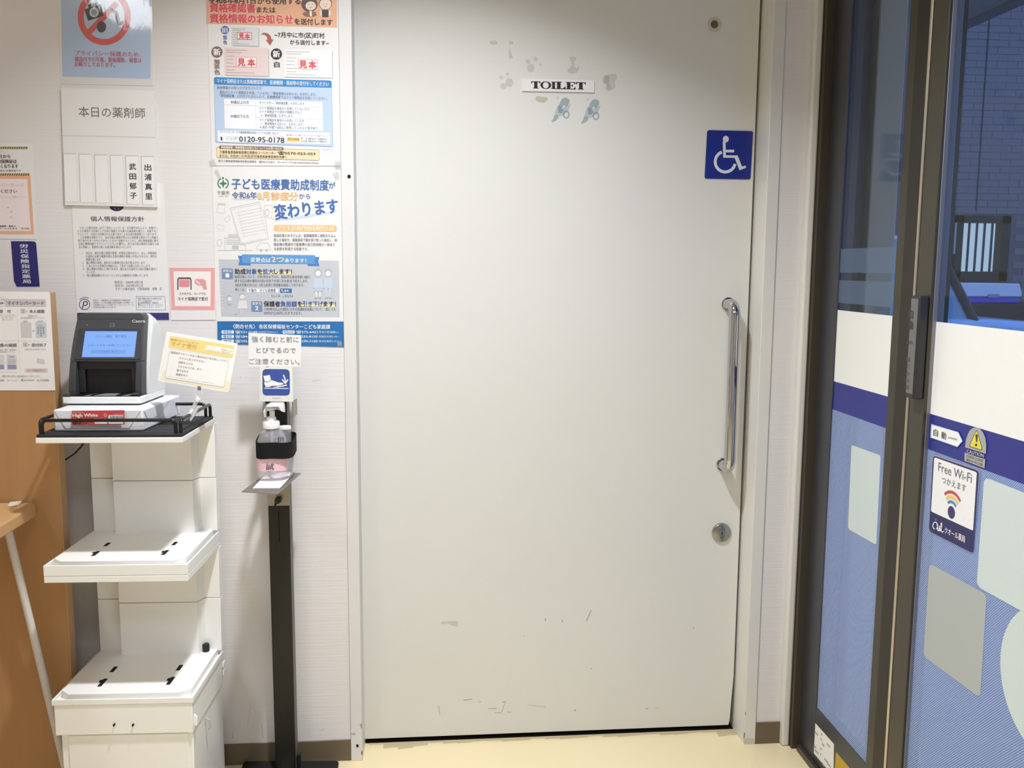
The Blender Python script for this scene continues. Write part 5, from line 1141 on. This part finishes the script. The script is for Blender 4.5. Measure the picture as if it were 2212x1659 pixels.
# velcro strap round the bottles and the pole
def strap(z, hgt):
    pts = []
    cx, cy_ = (at_y(594, 968, -.15)[0]), -.128
    vs = []; fs = []; n = 40; a_, b_ = .0445, .062
    for k_ in range(n):
        an = 2*math.pi*k_/n; ca_, sa_ = math.cos(an), math.sin(an); qq = (abs(ca_)**3+abs(sa_)**3)**(-1/3)
        for dr in (0, .0022):
            for dz in (0, hgt): vs.append((cx+(a_-dr)*ca_*qq, cy_+(b_-dr)*sa_*qq, z+dz+.003*math.sin(an)+.002*math.sin(3*an)))
    for k_ in range(n):
        a4, b4 = k_*4, ((k_+1) % n)*4
        fs += [(a4, b4, b4+1, a4+1), (a4+2, a4+3, b4+3, b4+2), (a4+1, b4+1, b4+3, a4+3), (a4, a4+2, b4+2, b4)]
    return MB().add(vs, fs).build('strap', VELCRO, st_, smooth=True)
zs_ = at_y(594, 990, -.19)[2]; strap(zs_, at_y(594, 955, -.19)[2]-zs_)
# stack of cards under the bottle
cdz = zp+.0002
for k_, (sh, col) in enumerate((((0, 0), (240, 240, 238)), ((-.0012, .001), (250, 240, 240)), ((.001, -.001), (246, 232, 232)))):
    c = [at_z(x, y, zp) for x, y in ((547, 1057), (604, 1057), (635, 1023), (578, 1023))]
    o = MB().prism([V(p_[0]+sh[0], p_[1]+sh[1], cdz+k_*.0012) for p_ in c], (0, 0, .0010)).build('leaflet', mat('leaflet_%d' % k_, col, .6, vary=.01))
    tag(o, ['lowest white leaflet of the little stack on the steel tray', 'middle leaflet of the little stack on the steel tray', 'top pale pink leaflet under the sanitiser bottle'][k_], 'leaflet', 'leaflets under the bottle')
# bottles
zb_ = zp+.0042
bc = at_y(590, 1029, -.158); bcx, bcy = bc[0], -.158
def zof(py, y=-.158): return at_y(590, py, y)[2]
bt = empty('sanitiser_bottle', (bcx, bcy, zb_)); tag(bt, 'clear pump bottle of hand sanitiser with pink label on the steel tray', 'bottle')
Hn = zof(925)-zb_
bd = MB().lathe([(.028, 0), (.0335, .004), (.0355, .012), (.0355, Hn*.62), (.033, Hn*.78), (.026, Hn*.92), (.017, Hn), (.0165, Hn+.002)], (bcx, bcy, zb_), 36, 1.0, .78, 2.6).build('bottle_body', PET, bt, smooth=True)
def band(z0, z1, a0, a1, r_, m, nm, parent, n=18):
    vs = []; fs = []
    for i in range(n+1):
        an = math.radians(a0+(a1-a0)*i/n); ca_, sa_ = math.cos(an), math.sin(an); qq = (abs(ca_)**2.6+abs(sa_)**2.6)**(-1/2.6)
        for z in (z0, z1): vs.append((bcx+r_*ca_*qq, bcy+r_*.78*sa_*qq, z))
    for i in range(n): fs.append((i*2, i*2+2, i*2+3, i*2+1))
    return MB().add(vs, fs).build(nm, m, parent, smooth=True)
band(zof(1013), zof(958), 190, 350, .0358, PINKL, 'pink_label', bt)
band(zof(961), zof(952), 252, 292, .0362, mat('rose_label_badge', (236, 110, 130), .4), 'label_badge', bt)
wr = OnPlane((480, 700, .25316), bt, Plane('y', bcy-.0292), .0001)
BKI = (60, 52, 58)
wr.t('試', 372, 442, 1218, 56, BKI, .012, layer=2).t('供', 470, 530, 985, 48, BKI, .012, layer=2).done()
col_ = MB().lathe([(.0195, 0), (.0195, .014), (.018, .0165), (.0115, .0168), (.0115, .024), (.009, .026)], (bcx-.001, bcy, zof(924)), 28).build('pump_collar', WPLAST, bt, smooth=True)
zc_ = zof(924)+.026
MB().tube([V(bcx+.0015, bcy, zc_-.002), V(bcx+.0015, bcy, zc_+.014)], .0062, 14).build('pump_stem', mat('milky_pump', (232, 232, 230), .3), bt, smooth=True)
zh_ = zof(881)
MB().tube([V(bcx+.011, bcy+.002, zh_), V(bcx-.001, bcy-.006, zh_-.0005), V(bcx-.010, bcy-.012, zh_-.002), V(bcx-.0125, bcy-.0135, zh_-.006), V(bcx-.012, bcy-.0135, zh_-.019)], [.0045, .005, .0042, .0036, .0030], 12).build('pump_nozzle', WPLAST, bt, smooth=True)
MB().tube([V(bcx, bcy, zb_+.01), V(bcx, bcy, zof(926))], .0035, 10).build('dip_tube', mat('milky_tube', (240, 240, 240), .4, alpha=.7), bt, smooth=True)
c2 = at_y(616, 1000, -.112)
b2 = empty('sample_bottle', (c2[0], -.1, zb_)); tag(b2, 'small clear flat bottle with white cap strapped behind the pump bottle', 'bottle')
zt2 = at_y(616, 927, -.1)[2]
MB().lathe([(.0125, 0), (.0145, .003), (.0145, zt2-zb_-.006), (.0135, zt2-zb_)], (c2[0], -.1, zb_), 24, 1, .8).build('bottle_body', PET, b2, smooth=True)
MB().lathe([(.0145, 0), (.0145, .006), (.013, .008)], (c2[0], -.1, zt2), 24, 1, .8).build('cap', WPLAST, b2, smooth=True)
# wheelchair sign and TOILET sign on the door
ws = Sheet('wheelchair_sign', Plane('y', YD-.0022), (1440, 0, .25316), [(360, 1110), (728, 1119), (738, 1130), (716, 1520), (706, 1530), (336, 1523), (325, 1513), (347, 1122)], mat('sign_blue', (30, 46, 138), .3, vary=.02),
           'square blue wheelchair sign at the upper right of the toilet door', 'sign', thick=.002)
WI = (226, 228, 240)
ws.ell((505, 1187), 26, 28, WI, 1, 'pictogram').poly([(479, 1205), (503, 1210), (504, 1277), (577, 1278), (574, 1301), (505, 1300), (505, 1325), (606, 1326), (643, 1421), (672, 1413), (679, 1431), (622, 1453), (580, 1347), (483, 1345)], WI, 1, 'pictogram')
def pw_(a, r_): return (500+r_*1.0*math.cos(math.radians(a))-.0*r_, 1380+r_*1.02*math.sin(math.radians(a)))
for i in range(34):
    a0 = 12+(250-12)*i/34; a1 = 12+(250-12)*(i+1)/34
    ws.poly([pw_(a0, 98), pw_(a1, 98), pw_(a1, 73), pw_(a0, 73)], WI, 1, 'pictogram')
ws.done(.3)
ts = Sheet('toilet_sign', Plane('y', YD-.0032), (1040, 40, .16275), [(533, 795), (1498, 820), (1498, 980), (538, 962)], mat('white_sign_plastic', (238, 236, 234), .35, vary=.01),
           'small white plate reading TOILET, stuck on the cream door', 'sign', thick=.003)
TK = (34, 28, 26)
def gl(pts, x0, x1, yt, yb_, sl=.025):
    ts.poly([(x0+(x1-x0)*u, yt+(yb_-yt)*v+sl*((x0+(x1-x0)*u)-x0)) for u, v in pts], TK, 1, 'lettering')
def letter(ch, x0, x1, y0, y1):
    if ch == 'T': gl([(0, 0), (1, 0), (1, .32), (.93, .32), (.86, .12), (.68, .1), (.68, .86), (.8, .93), (.8, 1), (.2, 1), (.2, .93), (.32, .86), (.32, .1), (.14, .12), (.07, .32), (0, .32)], x0, x1, y0, y1)
    if ch == 'I': gl([(0, 0), (1, 0), (1, .07), (.8, .13), (.8, .87), (1, .93), (1, 1), (0, 1), (0, .93), (.2, .87), (.2, .13), (0, .07)], x0, x1, y0, y1)
    if ch == 'L': gl([(0, 0), (.62, 0), (.62, .07), (.48, .13), (.48, .9), (.74, .88), (.93, .66), (1, .66), (.98, 1), (0, 1), (0, .93), (.12, .87), (.12, .13), (0, .07)], x0, x1, y0, y1)
    if ch == 'E': gl([(0, 0), (.95, 0), (.96, .28), (.9, .28), (.8, .1), (.46, .09), (.46, .45), (.6, .44), (.66, .33), (.71, .33), (.71, .66), (.66, .66), (.6, .54), (.46, .54), (.46, .91), (.8, .9), (.94, .68), (1, .68), (.97, 1), (0, 1), (0, .93), (.13, .87), (.13, .13), (0, .07)], x0, x1, y0, y1)
    if ch == 'O':
        n = 28
        for i in range(n):
            q = []
            for j, (rx, ry) in ((i, (.5, .52)), (i+1, (.5, .52)), (i+1, (.27, .44)), (i, (.27, .44))):
                a = 2*math.pi*j/n; q.append((.5+rx*math.cos(a), .5+ry*math.sin(a)))
            gl(q, x0, x1, y0, y1)
for ch, x0, x1, y0, y1 in (('T', 660, 782, 832, 927), ('O', 782, 926, 834, 932), ('I', 926, 988, 838, 934), ('L', 988, 1118, 838, 936), ('E', 1118, 1252, 842, 938), ('T', 1254, 1384, 844, 940)): letter(ch, x0, x1, y0, y1)
ts.done(.4)
bpy.data.objects.remove(_ob)
